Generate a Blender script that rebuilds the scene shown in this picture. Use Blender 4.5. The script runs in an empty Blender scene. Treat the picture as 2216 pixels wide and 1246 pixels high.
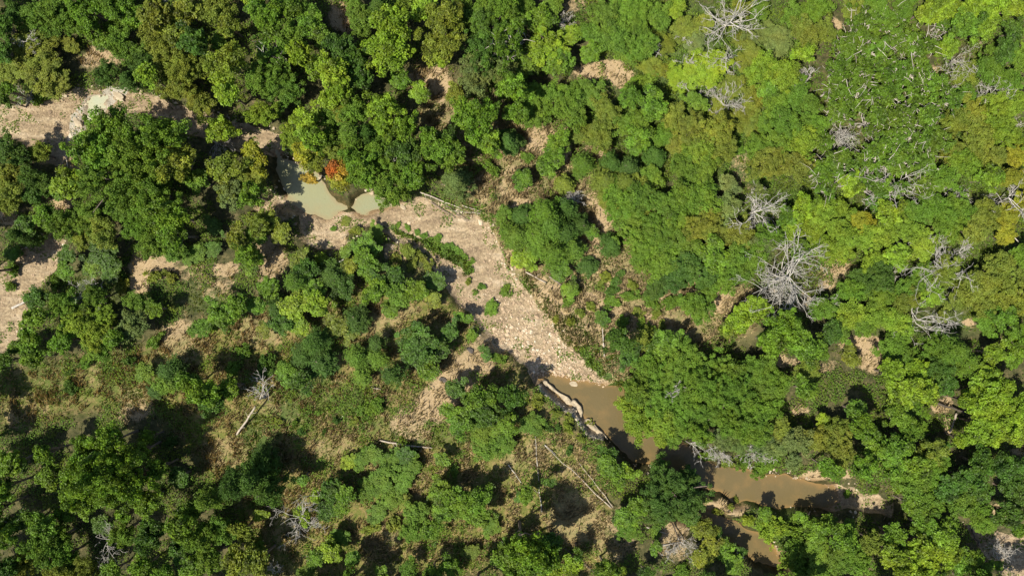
import bpy, math, random
import numpy as np
from mathutils import Vector, geometry

# ------------------------------------------------------------------ camera
H = 80.0; FPX = 1582.0; CX, CY = 1108.0, 623.0
scene = bpy.context.scene
cam_d = bpy.data.cameras.new('camera'); cam = bpy.data.objects.new('camera', cam_d)
scene.collection.objects.link(cam)
cam_d.sensor_width = 36.0; cam_d.lens = 36.0 * FPX / 2216.0
cam_d.clip_start = 1.0; cam_d.clip_end = 5000.0
cam.location = (0, 0, H); cam.rotation_euler = (0, 0, 0)
scene.camera = cam
# ------------------------------------------------------------------ sky, sun, exposure
SUN_EL = math.radians(58.0)
SAZ = math.radians(37.0)                       # shadows run up and right by this angle
sdir = Vector((-math.cos(SAZ) * math.cos(SUN_EL), -math.sin(SAZ) * math.cos(SUN_EL), math.sin(SUN_EL)))
w = bpy.data.worlds.new('World'); scene.world = w; w.use_nodes = True
nt = w.node_tree; nt.nodes.clear()
sky = nt.nodes.new('ShaderNodeTexSky'); sky.sky_type = 'NISHITA'; sky.sun_disc = False
sky.sun_elevation = SUN_EL; sky.sun_rotation = math.atan2(sdir.x, sdir.y)
bg = nt.nodes.new('ShaderNodeBackground'); bg.inputs['Strength'].default_value = 0.09
wo = nt.nodes.new('ShaderNodeOutputWorld')
nt.links.new(sky.outputs[0], bg.inputs[0]); nt.links.new(bg.outputs[0], wo.inputs[0])
sl = bpy.data.lights.new('sun', 'SUN'); sl.energy = 5.0; sl.angle = math.radians(0.5)
sl.color = (1.0, 0.93, 0.80)
so = bpy.data.objects.new('sun', sl); scene.collection.objects.link(so)
so.rotation_euler = (-sdir).to_track_quat('-Z', 'Y').to_euler()
so.location = (0, 0, 100)
scene.view_settings.view_transform = 'Standard'; scene.view_settings.look = 'None'
scene.view_settings.exposure = 0.5; scene.view_settings.gamma = 1.0
scene.render.engine = 'CYCLES'
scene.cycles.max_bounces = 5; scene.cycles.diffuse_bounces = 3; scene.cycles.transmission_bounces = 3
scene.cycles.transparent_max_bounces = 4; scene.cycles.glossy_bounces = 2

RNG = np.random.default_rng(7); random.seed(7)

def W(px, py, z=0.0):
    k = (H - z) / FPX
    return (px - CX) * k, (CY - py) * k

# ------------------------------------------------------------------ helpers
def vnoise(x, y, scale, seed):
    r = np.random.default_rng(seed); N = 256
    g = r.random((N, N))
    x = x / scale + 1000.3; y = y / scale + 1000.7
    xi = np.floor(x).astype(int); yi = np.floor(y).astype(int)
    fx = x - xi; fy = y - yi
    fx = fx * fx * (3 - 2 * fx); fy = fy * fy * (3 - 2 * fy)
    a = g[xi % N, yi % N]; b = g[(xi + 1) % N, yi % N]; c = g[xi % N, (yi + 1) % N]; d = g[(xi + 1) % N, (yi + 1) % N]
    return (a * (1 - fx) + b * fx) * (1 - fy) + (c * (1 - fx) + d * fx) * fy

def fbm(x, y, scale, seed, octv=4):
    s = 0; a = 1; t = 0
    for i in range(octv):
        s = s + a * vnoise(x, y, scale, seed + i); t += a; a *= .5; scale *= .5
    return s / t

def sstep(a, b, v):
    t = np.clip((v - a) / (b - a), 0, 1); return t * t * (3 - 2 * t)

def sdist(X, Y, poly):
    """signed distance, positive inside"""
    P = np.array(poly, float); Q = np.roll(P, -1, axis=0)
    d = np.full(X.shape, 1e9); ins = np.zeros(X.shape, bool)
    for (ax, ay), (bx, by) in zip(P, Q):
        ex, ey = bx - ax, by - ay
        t = np.clip(((X - ax) * ex + (Y - ay) * ey) / (ex * ex + ey * ey + 1e-9), 0, 1)
        d = np.minimum(d, np.hypot(X - ax - t * ex, Y - ay - t * ey))
        c = ((ay > Y) != (by > Y)) & (X < ex * (Y - ay) / (ey if abs(ey) > 1e-9 else 1e-9) + ax)
        ins ^= c
    return np.where(ins, d, -d)

def mesh_np(name, V, F, mat=None, fattr=None, smooth=False, cattr=None):
    """V (n,3), F (m,k) all the same k"""
    me = bpy.data.meshes.new(name)
    V = np.asarray(V, np.float32); F = np.asarray(F, np.int32); m, k = F.shape
    me.vertices.add(len(V)); me.vertices.foreach_set('co', V.ravel())
    me.loops.add(m * k); me.loops.foreach_set('vertex_index', F.ravel())
    me.polygons.add(m)
    me.polygons.foreach_set('loop_start', np.arange(m, dtype=np.int32) * k)
    me.polygons.foreach_set('loop_total', np.full(m, k, np.int32))
    me.polygons.foreach_set('use_smooth', np.full(m, smooth, bool))
    me.update(calc_edges=True)
    if fattr is not None:
        a = me.attributes.new('v', 'FLOAT', 'FACE'); a.data.foreach_set('value', np.asarray(fattr, np.float32))
    if cattr is not None:
        for nm, arr in cattr.items():
            a = me.attributes.new(nm, 'FLOAT', 'POINT'); a.data.foreach_set('value', np.asarray(arr, np.float32))
    if mat: me.materials.append(mat)
    return me

def link(name, data, parent=None, loc=None):
    o = bpy.data.objects.new(name, data); scene.collection.objects.link(o)
    if parent: o.parent = parent
    if loc is not None: o.location = loc
    return o

def tag(o, label=None, cat=None, group=None, kind=None):
    if label: o['label'] = label
    if cat: o['category'] = cat
    if group: o['group'] = group
    if kind: o['kind'] = kind
    return o

def frames(N):
    """orthonormal tangents for unit normals N"""
    up = np.where(np.abs(N[:, 2:3]) < .9, np.array([[0, 0, 1.]]), np.array([[1., 0, 0]]))
    T = np.cross(N, up); T /= np.linalg.norm(T, axis=1, keepdims=True) + 1e-9
    return T, np.cross(N, T)

def leaves(C, N, L, Wd, rng, bend=0.25):
    """rhombus leaf cards folded along their midrib: two triangles each as one bent quad. C centres, N normals"""
    n = len(C); T, B = frames(N)
    a = rng.random(n) * 2 * math.pi
    D = T * np.cos(a)[:, None] + B * np.sin(a)[:, None]
    S = np.cross(N, D)
    L = np.broadcast_to(L, (n,))[:, None] * rng.uniform(.65, 1.3, (n, 1)); Wd = np.broadcast_to(Wd, (n,))[:, None] * rng.uniform(.65, 1.3, (n, 1))
    v0 = C - D * L * .5; v2 = C + D * L * .5 - N * L * bend * .5
    v1 = C + S * Wd * .5 + N * Wd * bend * .5 - D * L * .05; v3 = C - S * Wd * .5 + N * Wd * bend * .5 - D * L * .05
    V = np.stack([v0, v1, v2, v3], 1).reshape(-1, 3)
    F = np.arange(4 * n).reshape(n, 4)
    return V, F

class Tubes:
    def __init__(s, sides=5): s.V = []; s.F = []; s.n = 0; s.k = sides
    def add(s, pts, rad):
        P = np.asarray(pts, float); R = np.asarray(rad, float); k = s.k; m = len(P)
        D = np.gradient(P, axis=0); D /= np.linalg.norm(D, axis=1, keepdims=True) + 1e-9
        T, B = frames(D)
        ang = np.arange(k) * 2 * math.pi / k
        ring = P[:, None, :] + R[:, None, None] * (T[:, None, :] * np.cos(ang)[None, :, None] + B[:, None, :] * np.sin(ang)[None, :, None])
        s.V.append(ring.reshape(-1, 3))
        f = []
        for i in range(m - 1):
            for j in range(k):
                a = s.n + i * k + j; b = s.n + i * k + (j + 1) % k
                f.append((a, b, b + k, a + k))
        s.F += f; s.n += m * k
    def mesh(s, name, mat):
        return mesh_np(name, np.concatenate(s.V), np.array(s.F), mat, smooth=True)

# ------------------------------------------------------------------ materials
def newmat(name):
    m = bpy.data.materials.new(name); m.use_nodes = True; nt = m.node_tree; nt.nodes.clear()
    out = nt.nodes.new('ShaderNodeOutputMaterial'); return m, nt, out
def node(nt, t, **kw):
    n = nt.nodes.new(t)
    for k, v in kw.items():
        if k in n.inputs: n.inputs[k].default_value = v
        else: setattr(n, k, v)
    return n
def noise(nt, vec, scale, detail=4, rough=.6):
    n = nt.nodes.new('ShaderNodeTexNoise'); n.inputs['Scale'].default_value = scale
    n.inputs['Detail'].default_value = detail; n.inputs['Roughness'].default_value = rough
    nt.links.new(vec, n.inputs['Vector']); return n.outputs['Fac']
def ramp(nt, fac, stops):
    r = nt.nodes.new('ShaderNodeValToRGB'); e = r.color_ramp.elements
    while len(e) < len(stops): e.new(.5)
    for q, (p, c) in zip(e, stops):
        q.position = p; q.color = (*c, 1) if len(c) == 3 else c
    nt.links.new(fac, r.inputs[0]); return r.outputs[0]
def mix(nt, fac, a, b, mode='MIX'):
    n = nt.nodes.new('ShaderNodeMix'); n.data_type = 'RGBA'; n.blend_type = mode
    for s, v in ((n.inputs[0], fac), (n.inputs[6], a), (n.inputs[7], b)):
        if hasattr(v, 'links'): nt.links.new(v, s)
        else: s.default_value = v if not isinstance(v, tuple) else (*v, 1)
    return n.outputs[2]
def mth(nt, op, a, b=None, c=None):
    n = nt.nodes.new('ShaderNodeMath'); n.operation = op
    for s, v in zip(n.inputs, (a, b, c)):
        if v is None: continue
        if hasattr(v, 'links'): nt.links.new(v, s)
        else: s.default_value = v
    return n.outputs[0]
def attr(nt, nm):
    n = nt.nodes.new('ShaderNodeAttribute'); n.attribute_name = nm; return n.outputs['Fac']

def leaf_mat(name, trans=.3, rough=.5, use_obj=True, base=(.06, .12, .02), lo=.38, hi=1.85, yellow=.4, spec=.28):
    m, nt, out = newmat(name)
    v = attr(nt, 'v')
    if use_obj:
        oi = nt.nodes.new('ShaderNodeObjectInfo'); col = oi.outputs['Color']
    else:
        rgb = nt.nodes.new('ShaderNodeRGB'); rgb.outputs[0].default_value = (*base, 1); col = rgb.outputs[0]
    val = mth(nt, 'MULTIPLY_ADD', v, hi - lo, lo)
    c = nt.nodes.new('ShaderNodeVectorMath'); c.operation = 'SCALE'
    nt.links.new(col, c.inputs[0]); nt.links.new(val, c.inputs['Scale'])
    tc = nt.nodes.new('ShaderNodeTexCoord')
    geo = nt.nodes.new('ShaderNodeNewGeometry')
    n1 = noise(nt, geo.outputs['Position'], .55, 2)
    warm = mix(nt, 1.0, c.outputs[0], (1.45, 1.02, .6), 'MULTIPLY')
    f = mth(nt, 'MULTIPLY', ramp(nt, n1, [(.42, (0, 0, 0)), (.68, (1, 1, 1))]), yellow)
    col2 = mix(nt, f, c.outputs[0], warm)
    p = node(nt, 'ShaderNodeBsdfPrincipled', Roughness=rough); p.inputs['Specular IOR Level'].default_value = spec
    nt.links.new(col2, p.inputs['Base Color'])
    t = nt.nodes.new('ShaderNodeBsdfTranslucent')
    tcol = mix(nt, 1.0, col2, (1.5, 1.35, .5), 'MULTIPLY'); nt.links.new(tcol, t.inputs[0])
    ms = nt.nodes.new('ShaderNodeMixShader'); ms.inputs[0].default_value = trans
    nt.links.new(p.outputs[0], ms.inputs[1]); nt.links.new(t.outputs[0], ms.inputs[2])
    nt.links.new(ms.outputs[0], out.inputs[0]); return m

def bark_mat(name, a, b, scale=3.0):
    m, nt, out = newmat(name)
    tc = nt.nodes.new('ShaderNodeTexCoord')
    f = noise(nt, tc.outputs['Object'], scale, 5)
    c = ramp(nt, f, [(.3, a), (.7, b)])
    p = node(nt, 'ShaderNodeBsdfPrincipled', Roughness=.85)
    nt.links.new(c, p.inputs['Base Color'])
    bp = node(nt, 'ShaderNodeBump', Strength=.4, Distance=.02); nt.links.new(noise(nt, tc.outputs['Object'], scale * 6, 4), bp.inputs['Height'])
    nt.links.new(bp.outputs[0], p.inputs['Normal'])
    nt.links.new(p.outputs[0], out.inputs[0]); return m

LEAF = leaf_mat('leaf')
FLEAF = leaf_mat('fine_leaf', trans=.2, rough=.6, lo=.6, hi=1.4)
NEEDLE = leaf_mat('needle', trans=.12, rough=.6, lo=.6, hi=1.35, yellow=.25)
BARK = bark_mat('bark', (.10, .075, .055), (.26, .21, .165))
PALEBARK = bark_mat('pale_bark', (.30, .27, .22), (.62, .57, .49))
DEADBARK = bark_mat('dead_wood', (.27, .25, .215), (.54, .51, .455))
DARKWOOD = bark_mat('charred_wood', (.035, .028, .022), (.10, .08, .06))
PALEROCK = bark_mat('pale_rock', (.27, .215, .14), (.50, .42, .29), 2.2); DARKROCK = bark_mat('dark_rock', (.04, .035, .03), (.12, .10, .085), 2)
LOGWOOD = bark_mat('log_wood', (.24, .20, .15), (.52, .45, .36))

# ------------------------------------------------------------------ setting polygons (photo pixels on the ground)
GRAVEL = [
 [(748,462),(800,458),(846,440),(905,425),(960,445),(1005,462),(1055,478),(1088,535),(1106,584),(1140,624),(1174,664),(1205,700),(1240,748),(1285,792),(1325,828),(1300,850),(1230,850),(1180,822),(1165,828),(1120,785),(1062,735),(1028,697),(998,660),(968,624),(935,580),(888,542),(845,512),(800,492),(770,505),(745,535),(700,548),(665,532),(650,500),(640,470),(600,440),(560,470),(545,460),(590,420),(640,415),(700,440)],
 [(-60,225),(30,232),(90,228),(140,205),(190,192),(240,188),(290,197),(345,207),(420,238),(490,258),(560,275),(612,295),(618,335),(560,345),(500,320),(440,292),(390,285),(330,255),(270,248),(215,262),(165,305),(150,345),(120,370),(95,345),(40,305),(-60,300)],
 [(-60,610),(30,560),(85,512),(140,500),(150,535),(120,590),(75,640),(58,690),(50,735),(10,765),(-60,780)],
 [(1780,1045),(1850,1050),(1900,1062),(1935,1085),(1925,1125),(1880,1115),(1820,1100),(1775,1100)],
 [(2070,1125),(2120,1140),(2180,1150),(2280,1155),(2280,1300),(2190,1300),(2160,1235),(2120,1190)],
]
WATER = {
 'milky': [[(590,325),(640,352),(690,378),(716,410),(750,440),(752,456),(722,462),(700,470),(668,466),(640,446),(618,420),(602,392),(588,355)],
           [(748,448),(765,425),(800,412),(850,424),(868,432),(858,444),(820,456),(795,467),(765,467)]],
 'chute': [[(172,262),(190,216),(212,202),(234,210),(232,228),(208,248),(188,270)]],
 'muddy': [[(1172,806),(1200,800),(1243,826),(1300,830),(1345,838),(1400,880),(1450,940),(1520,985),(1600,1012),(1680,1022),(1745,1033),(1800,1048),(1812,1075),(1795,1100),(1740,1108),(1680,1105),(1600,1086),(1545,1074),(1505,1062),(1440,1022),(1385,1008),(1345,978),(1310,952),(1262,905),(1215,868),(1180,836)],
           [(1440,1110),(1495,1085),(1530,1095),(1560,1112),(1600,1130),(1650,1150),(1685,1188),(1705,1235),(1670,1236),(1625,1215),(1605,1195),(1560,1165),(1500,1140)]],
}
ROCK = [[(140,305),(148,262),(160,226),(200,203),(238,186),(292,190),(270,208),(244,228),(205,258),(175,285),(158,305)],
        [(1168,822),(1215,850),(1262,890),(1312,940),(1300,955),(1250,915),(1205,872),(1168,842)]]
def poly_w(p, z): return [W(x, y, z) for x, y in p]

xs_in = np.arange(-64, 64.01, .17); ys_in = np.arange(-38, 38.01, .17)
def grow(a):
    ext = []; s = .4; v = a[-1]
    while v < 900: v += s; s *= 1.3; ext.append(v)
    ext = np.array(ext); return np.concatenate([-ext[::-1] , a, ext])
def axis(a):
    ext = []; s = .3; v = a[-1]
    while v < 900: v += s; s *= 1.28; ext.append(v)
    lo = []; s = .3; v = a[0]
    while v > -900: v -= s; s *= 1.28; lo.append(v)
    return np.concatenate([np.array(lo[::-1]), a, np.array(ext)])
GX = axis(xs_in); GY = axis(ys_in)
XX, YY = np.meshgrid(GX, GY)
wob = lambda s, a, sd: (fbm(XX, YY, s, sd, 3) - .5) * 2 * a
XW = XX + wob(1.8, .65, 11); YW = YY + wob(1.8, .65, 31)
ZB = -0.8
dg = np.max([sdist(XW, YW, poly_w(p, ZB)) for p in GRAVEL], axis=0)
dw_each = {k: [sdist(XW, YW, poly_w(p, ZB)) for p in v] for k, v in WATER.items()}
dw = np.max([d for v in dw_each.values() for d in v], axis=0)
dr = np.max([sdist(XW, YW, poly_w(p, ZB)) for p in ROCK], axis=0)
dbed = np.maximum(dg, dw)
Z = (fbm(XX, YY, 14, 51, 3) - .5) * 1.6 * sstep(1, 6, -dbed)
Z += (fbm(XX, YY, 1.1, 61, 3) - .5) * .35 * sstep(.0, 1.0, -dbed)
Z += .25 * sstep(0, 2.5, -dbed)
Z -= .85 * sstep(-.6, .6, dbed)
Z -= .55 * sstep(-.6, .8, dw)
Z += (fbm(XX, YY, 2.2, 71, 3) - .5) * .28 * sstep(0, .8, dg) * (1 - sstep(-.3, .2, dw))
Z += (fbm(XX, YY, .7, 81, 2) - .35) * .5 * sstep(-.1, .4, dr)
far = np.hypot(XX / 90, YY / 90); Z *= np.clip(2.2 - far, 0, 1)

# vegetation zones, ellipses in photo pixels: dry grass / bare sand / green turf
def blobs(lst, z=0.0):
    m = np.zeros(XX.shape)
    for x, y, rx, ry, s in lst:
        wx, wy = W(x, y, z); kx = rx * H / FPX; ky = ry * H / FPX
        q = 1.25 - np.hypot((XW - wx) / kx, (YW - wy) / ky)
        m = np.maximum(m, s * np.clip(q * 2, 0, 1))
    return m
SAND = [(1125,470,35,40,1),(1118,545,22,40,1),(1205,665,40,28,1),(1225,725,35,22,.9),(1400,705,50,26,.9),(1110,400,40,40,.8),(1050,405,20,40,.7),(1275,655,30,26,1),(1020,330,25,25,.6),(1330,620,30,22,.8),(742,42,35,28,1),(745,20,30,15,.8),(945,170,38,26,1),(905,165,25,14,1),(955,195,20,25,1),(1295,152,60,22,1),(1340,170,35,18,.9),(1165,305,40,35,.9),(1130,330,30,20,.7),(1240,340,20,12,1),(1290,325,28,16,1),(235,120,45,22,.9),(205,130,30,18,.8),(100,330,35,35,.9),(140,440,30,16,1),(20,470,35,20,.8),(590,455,50,30,1),(700,500,60,40,1),(1300,470,22,45,1),(1290,540,25,25,1),(1280,430,18,20,.9),(1255,600,50,30,.6),(1230,690,60,50,.8),(1190,640,50,25,.9),(1330,700,50,35,.7),(1370,745,50,30,.8),(1430,640,25,14,.7),(1500,640,50,18,.8),(1570,655,30,35,1),(1650,630,40,12,.8),(1810,580,50,25,.9),(1790,610,25,20,.8),(1735,650,18,18,.7),(1855,740,50,14,.9),(1880,775,30,30,.8),(1700,780,50,10,.8),(1785,790,30,14,.7),(1810,60,14,20,.9),(1850,30,20,14,.8),(980,820,50,60,.9),(945,870,45,50,.8),(1030,790,40,30,.9),(1000,760,30,20,.8),(490,580,40,18,1),(480,630,50,40,.6),(330,580,50,30,.9),(310,610,25,30,1),(340,560,50,16,.9),(420,590,70,20,.6),(590,560,45,60,.8),(580,480,30,20,1),(400,740,60,50,.7),(560,720,55,45,.9),(600,870,40,20,.6),(500,980,55,40,.9),(640,920,40,30,.5),(460,960,30,20,.6),(600,1080,30,25,.7),(620,1150,40,45,.5),(830,1170,45,40,.8),(900,1060,18,20,.9),(720,960,50,30,.6),(860,1000,30,20,.4),(1240,1120,60,70,.9),(1330,1160,60,60,.7),(1230,1040,50,40,.7),(1120,1010,35,40,.6),(1180,970,50,40,.5),(1460,1150,30,30,.8),(1450,1180,45,30,.7),(1560,1100,60,14,.9),(1600,1180,25,30,.5),(1690,1210,40,30,.9),(1830,1025,25,10,1),(1765,1030,40,12,1),(2150,1105,25,20,1),(2040,880,25,20,.9),(2050,920,15,20,.9),(2205,970,20,15,.8),(1725,890,20,14,.9),(1770,915,15,10,.8),(60,880,50,40,.7),(100,870,45,25,.7),(300,870,45,40,.6),(280,900,40,20,.7),(50,920,30,18,.7),(700,640,40,30,.6),(820,700,60,40,.8),(870,670,40,20,.7),(1010,520,40,12,.3),(1600,370,20,60,.5),(1640,270,30,40,.4),(1460,430,25,12,.8),(2010,160,40,18,.7),(2100,690,30,8,.9),(1240,20,30,20,.8),(860,540,30,22,.9),(1460,80,40,30,.2),(2195,1040,30,25,.6),(160,355,20,20,.7),(1160,610,30,12,.9),(1430,1000,20,20,.4),(240,810,120,40,.25),(1480,1060,20,12,.5),(1520,545,30,14,.3)]
GREEN = [(1230,760,30,20,1),(1185,680,22,40,1),(1290,800,60,70,1),(1160,640,15,15,.8),(1345,790,30,50,.8),(780,880,80,60,.7),(650,880,70,60,.6),(940,940,90,35,.7),(1000,930,60,25,.6),(1690,1140,60,40,1),(1660,1100,100,14,.8),(200,830,160,50,.5),(330,800,120,50,.5),(880,560,60,30,.5),(960,600,40,20,.5),(1500,150,200,120,.8),(1560,60,220,60,.7),(1620,300,140,100,.7),(1130,420,60,60,.4),(700,830,60,40,.5),(1100,920,60,40,.5),(560,930,50,50,.7),(2000,620,200,120,.6),(2130,300,90,150,.6),(1800,450,200,80,.6),(1400,300,200,80,.6),(420,640,80,40,.5),(1700,1180,80,50,.8),(240,640,120,60,.5)]
n_s = fbm(XX, YY, 3.2, 91, 4)
sand = np.clip(blobs(SAND) * 1.2 - (n_s - .3) * 1.1, 0, 1)
green = np.clip(blobs(GREEN) * 1.3 - (fbm(XX, YY, 2.4, 101, 4) - .25) * .9, 0, 1)
# lower left meadow is olive, dry in places
mead = sdist(XW, YW, poly_w([(0,800),(330,740),(560,640),(860,560),(1000,650),(1180,860),(1320,1000),(1340,1246),(600,1246),(420,1000),(330,880),(0,930)], 0))
mead = sstep(-1, 2, mead)
_strip_bare = [(1062, 745), (1010, 800), (955, 860), (890, 915)]
under = sdist(XW, YW, poly_w([(880,130),(1100,230),(1300,300),(1640,640),(1640,720),(1330,850),(1100,590),(1000,470),(960,360),(900,240)], 0))
under = sstep(-1, 1.5, under)
def strip(pts, wd):
    d = np.full(XX.shape, 1e9)
    P_ = [W(x, y, ZB) for x, y in pts]
    for (ax, ay), (bx_, by_) in zip(P_[:-1], P_[1:]):
        ex, ey = bx_ - ax, by_ - ay; t = np.clip(((XW - ax) * ex + (YW - ay) * ey) / (ex * ex + ey * ey), 0, 1)
        d = np.minimum(d, np.hypot(XW - ax - t * ex, YW - ay - t * ey))
    return sstep(wd * 1.25, wd * .75, d)
BARE = strip(_strip_bare, 1.9) * .9
mead = mead * (1 - BARE)
sand = np.maximum(sand, BARE * .75)
TURF = np.max([strip([(850, 492), (885, 505), (920, 522)], .28), strip([(925, 524), (960, 540), (985, 556), (1012, 585)], .65), strip([(1140, 608), (1180, 655), (1215, 700), (1250, 745), (1300, 795), (1345, 830)], .75),
               strip([(1195, 650), (1240, 690), (1290, 760)], .5)], axis=0)
green = np.maximum(green, TURF)
gravel = sstep(-.12, .25, dg) * (1 - .85 * TURF)
rock = sstep(-.1, .15, dr)

gm, nt, out = newmat('ground')
geo = nt.nodes.new('ShaderNodeNewGeometry'); P = geo.outputs['Position']
aG, aS, aN, aR, aM, aU, aW = (attr(nt, k) for k in ('gravel', 'sand', 'green', 'rock', 'meadow', 'open', 'wet'))
n_big = noise(nt, P, .35, 5); n_mid = noise(nt, P, 1.6, 6, .7); n_fin = noise(nt, P, 7, 5, .75); n_xf = noise(nt, P, 26, 3, .7)
litter = ramp(nt, n_mid, [(.3, (.03, .035, .014)), (.5, (.075, .075, .03)), (.7, (.17, .14, .065))])
meadow = ramp(nt, n_fin, [(.25, (.05, .07, .015)), (.42, (.11, .14, .028)), (.58, (.20, .18, .055)), (.75, (.36, .265, .12))])
meadow2 = ramp(nt, n_mid, [(.34, (.07, .115, .02)), (.48, (.15, .155, .038)), (.60, (.34, .225, .11))])
meadow = mix(nt, .55, meadow, meadow2)
straw = mix(nt, ramp(nt, n_mid, [(.42, (0, 0, 0)), (.6, (.75, .75, .75))]), ramp(nt, n_fin, [(.25, (.16, .125, .055)), (.5, (.34, .26, .13)), (.75, (.55, .43, .25))]), ramp(nt, n_fin, [(.25, (.06, .08, .02)), (.5, (.14, .165, .05)), (.75, (.28, .27, .10))]))
sandc = ramp(nt, n_fin, [(.2, (.20, .145, .075)), (.45, (.38, .28, .16)), (.75, (.54, .42, .265))])
sandc = mix(nt, ramp(nt, n_mid, [(.45, (0, 0, 0)), (.62, (.5, .5, .5))]), sandc, (.36, .27, .14))
turf = ramp(nt, n_fin, [(.25, (.035, .06, .014)), (.5, (.075, .12, .028)), (.75, (.14, .19, .05))])
gravc = ramp(nt, n_fin, [(.25, (.24, .175, .10)), (.5, (.38, .287, .172)), (.75, (.49, .385, .245))])
mp = nt.nodes.new('ShaderNodeMapping'); mp.inputs['Rotation'].default_value = (0, 0, .75); mp.inputs['Scale'].default_value = (.25, 1.1, 1); nt.links.new(P, mp.inputs['Vector'])
n_str = noise(nt, mp.outputs[0], 1.0, 5, .65)
gravc = mix(nt, ramp(nt, n_mid, [(.4, (0, 0, 0)), (.65, (.6, .6, .6))]), gravc, (.41, .33, .21))
gravc = mix(nt, ramp(nt, n_str, [(.40, (.75, .75, .75)), (.52, (0, 0, 0))]), gravc, (.27, .20, .125))
gravc = mix(nt, ramp(nt, n_str, [(.52, (0, 0, 0)), (.68, (.8, .8, .8))]), gravc, (.52, .42, .29))
vo = nt.nodes.new('ShaderNodeTexVoronoi'); vo.inputs['Scale'].default_value = 4.5; nt.links.new(P, vo.inputs['Vector'])
sepv = nt.nodes.new('ShaderNodeSeparateColor'); nt.links.new(vo.outputs['Color'], sepv.inputs[0])
peb = mix(nt, 1.0, gravc, ramp(nt, sepv.outputs[0], [(0, (.62, .62, .62)), (1, (1.12, 1.12, 1.12))]), 'MULTIPLY')
rockc = ramp(nt, n_fin, [(.3, (.22, .20, .155)), (.5, (.38, .35, .28)), (.7, (.50, .465, .38))])
c = mix(nt, aM, litter, meadow)
c = mix(nt, aU, c, straw)
c = mix(nt, aN, c, turf)
def edge(a, b=.4, lo=.42, hi=.58):
    s = mth(nt, 'ADD', a, mth(nt, 'MULTIPLY', mth(nt, 'SUBTRACT', n_fin, .5), b * 2))
    return ramp(nt, s, [(lo, (0, 0, 0)), (hi, (1, 1, 1))])
sbr = mth(nt, 'MULTIPLY_ADD', mth(nt, 'SUBTRACT', n_mid, .5), 1.7, aS)
sf = mth(nt, 'MULTIPLY', edge(sbr, .7, .3, .72), mth(nt, 'MULTIPLY_ADD', aM, -.6, 1.0))
c = mix(nt, sf, c, sandc)
c = mix(nt, edge(aG), c, peb)
c = mix(nt, edge(aR), c, rockc)
c = mix(nt, mth(nt, 'MULTIPLY', aW, .6), c, mix(nt, 1.0, c, (.62, .46, .30), 'MULTIPLY'))
p = node(nt, 'ShaderNodeBsdfPrincipled', Roughness=.9); p.inputs['Specular IOR Level'].default_value = .2
nt.links.new(c, p.inputs['Base Color'])
hh = mth(nt, 'ADD', mth(nt, 'MULTIPLY', n_fin, .6), mth(nt, 'MULTIPLY', n_xf, .25))
bp = node(nt, 'ShaderNodeBump', Strength=.9, Distance=.18); nt.links.new(hh, bp.inputs['Height'])
nt.links.new(bp.outputs[0], p.inputs['Normal']); nt.links.new(p.outputs[0], out.inputs[0])

ny, nx = XX.shape
idx = np.arange(nx * ny).reshape(ny, nx)
F = np.stack([idx[:-1, :-1], idx[:-1, 1:], idx[1:, 1:], idx[1:, :-1]], -1).reshape(-1, 4)
wet = np.clip(sstep(-.6, .1, dw), 0, 1)
me = mesh_np('ground', np.stack([XX, YY, Z], -1).reshape(-1, 3), F, gm, smooth=True,
             cattr=dict(gravel=gravel.ravel(), sand=sand.ravel(), green=green.ravel(), rock=rock.ravel(), meadow=mead.ravel(), open=(under * .75).ravel(), wet=wet.ravel()))
tag(link('ground', me), kind='structure')

def gi(x, y):
    i = np.clip(np.searchsorted(GX, x), 1, nx - 1); j = np.clip(np.searchsorted(GY, y), 1, ny - 1); return j, i
def at(arr, x, y):
    j, i = gi(np.asarray(x), np.asarray(y)); return arr[j, i]

# ------------------------------------------------------------------ water sheets
def water_mat(name, deep, shallow, var=(1.25, 1.05, .8)):
    m, nt, out = newmat(name)
    geo = nt.nodes.new('ShaderNodeNewGeometry'); P = geo.outputs['Position']
    d = attr(nt, 'depth')
    dn = mth(nt, 'ADD', d, mth(nt, 'MULTIPLY', mth(nt, 'SUBTRACT', noise(nt, P, .6, 5), .5), .75))
    c = ramp(nt, dn, [(.0, shallow), (.22, tuple((a + b) / 2 for a, b in zip(deep, shallow))), (.42, deep)])
    f = ramp(nt, noise(nt, P, .28, 3), [(.4, (0, 0, 0)), (.62, (1, 1, 1))])
    c = mix(nt, mth(nt, 'MULTIPLY', f, .5), c, mix(nt, 1.0, c, var, 'MULTIPLY'))
    p = node(nt, 'ShaderNodeBsdfPrincipled', Roughness=.12); p.inputs['IOR'].default_value = 1.33
    nt.links.new(c, p.inputs['Base Color'])
    bp = node(nt, 'ShaderNodeBump', Strength=.5, Distance=.05); nt.links.new(noise(nt, P, 3.5, 5), bp.inputs['Height'])
    nt.links.new(bp.outputs[0], p.inputs['Normal']); nt.links.new(p.outputs[0], out.inputs[0]); return m
WM = {'milky': water_mat('milky_water', (.25, .258, .155), (.27, .23, .135), (1.08, 1.05, .9)),
      'chute': water_mat('chute_water', (.36, .39, .28), (.38, .38, .27)),
      'muddy': water_mat('muddy_water', (.128, .099, .045), (.22, .140, .055), (1.12, 1.12, 1.15))}
ZW = -1.0
for k, ds in dw_each.items():
    for d in [np.max(ds, axis=0)]:
        cell = (d[:-1, :-1] > -.7) | (d[1:, 1:] > -.7)
        f = F.reshape(ny - 1, nx - 1, 4)[cell]
        u, inv = np.unique(f, return_inverse=True)
        V = np.stack([XX.ravel()[u], YY.ravel()[u], np.full(len(u), ZW)], -1)
        me = mesh_np('water', V, inv.reshape(-1, 4), WM[k], smooth=True, cattr=dict(depth=ZW - Z.ravel()[u]))
        tag(link('water', me), kind='structure')

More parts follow.
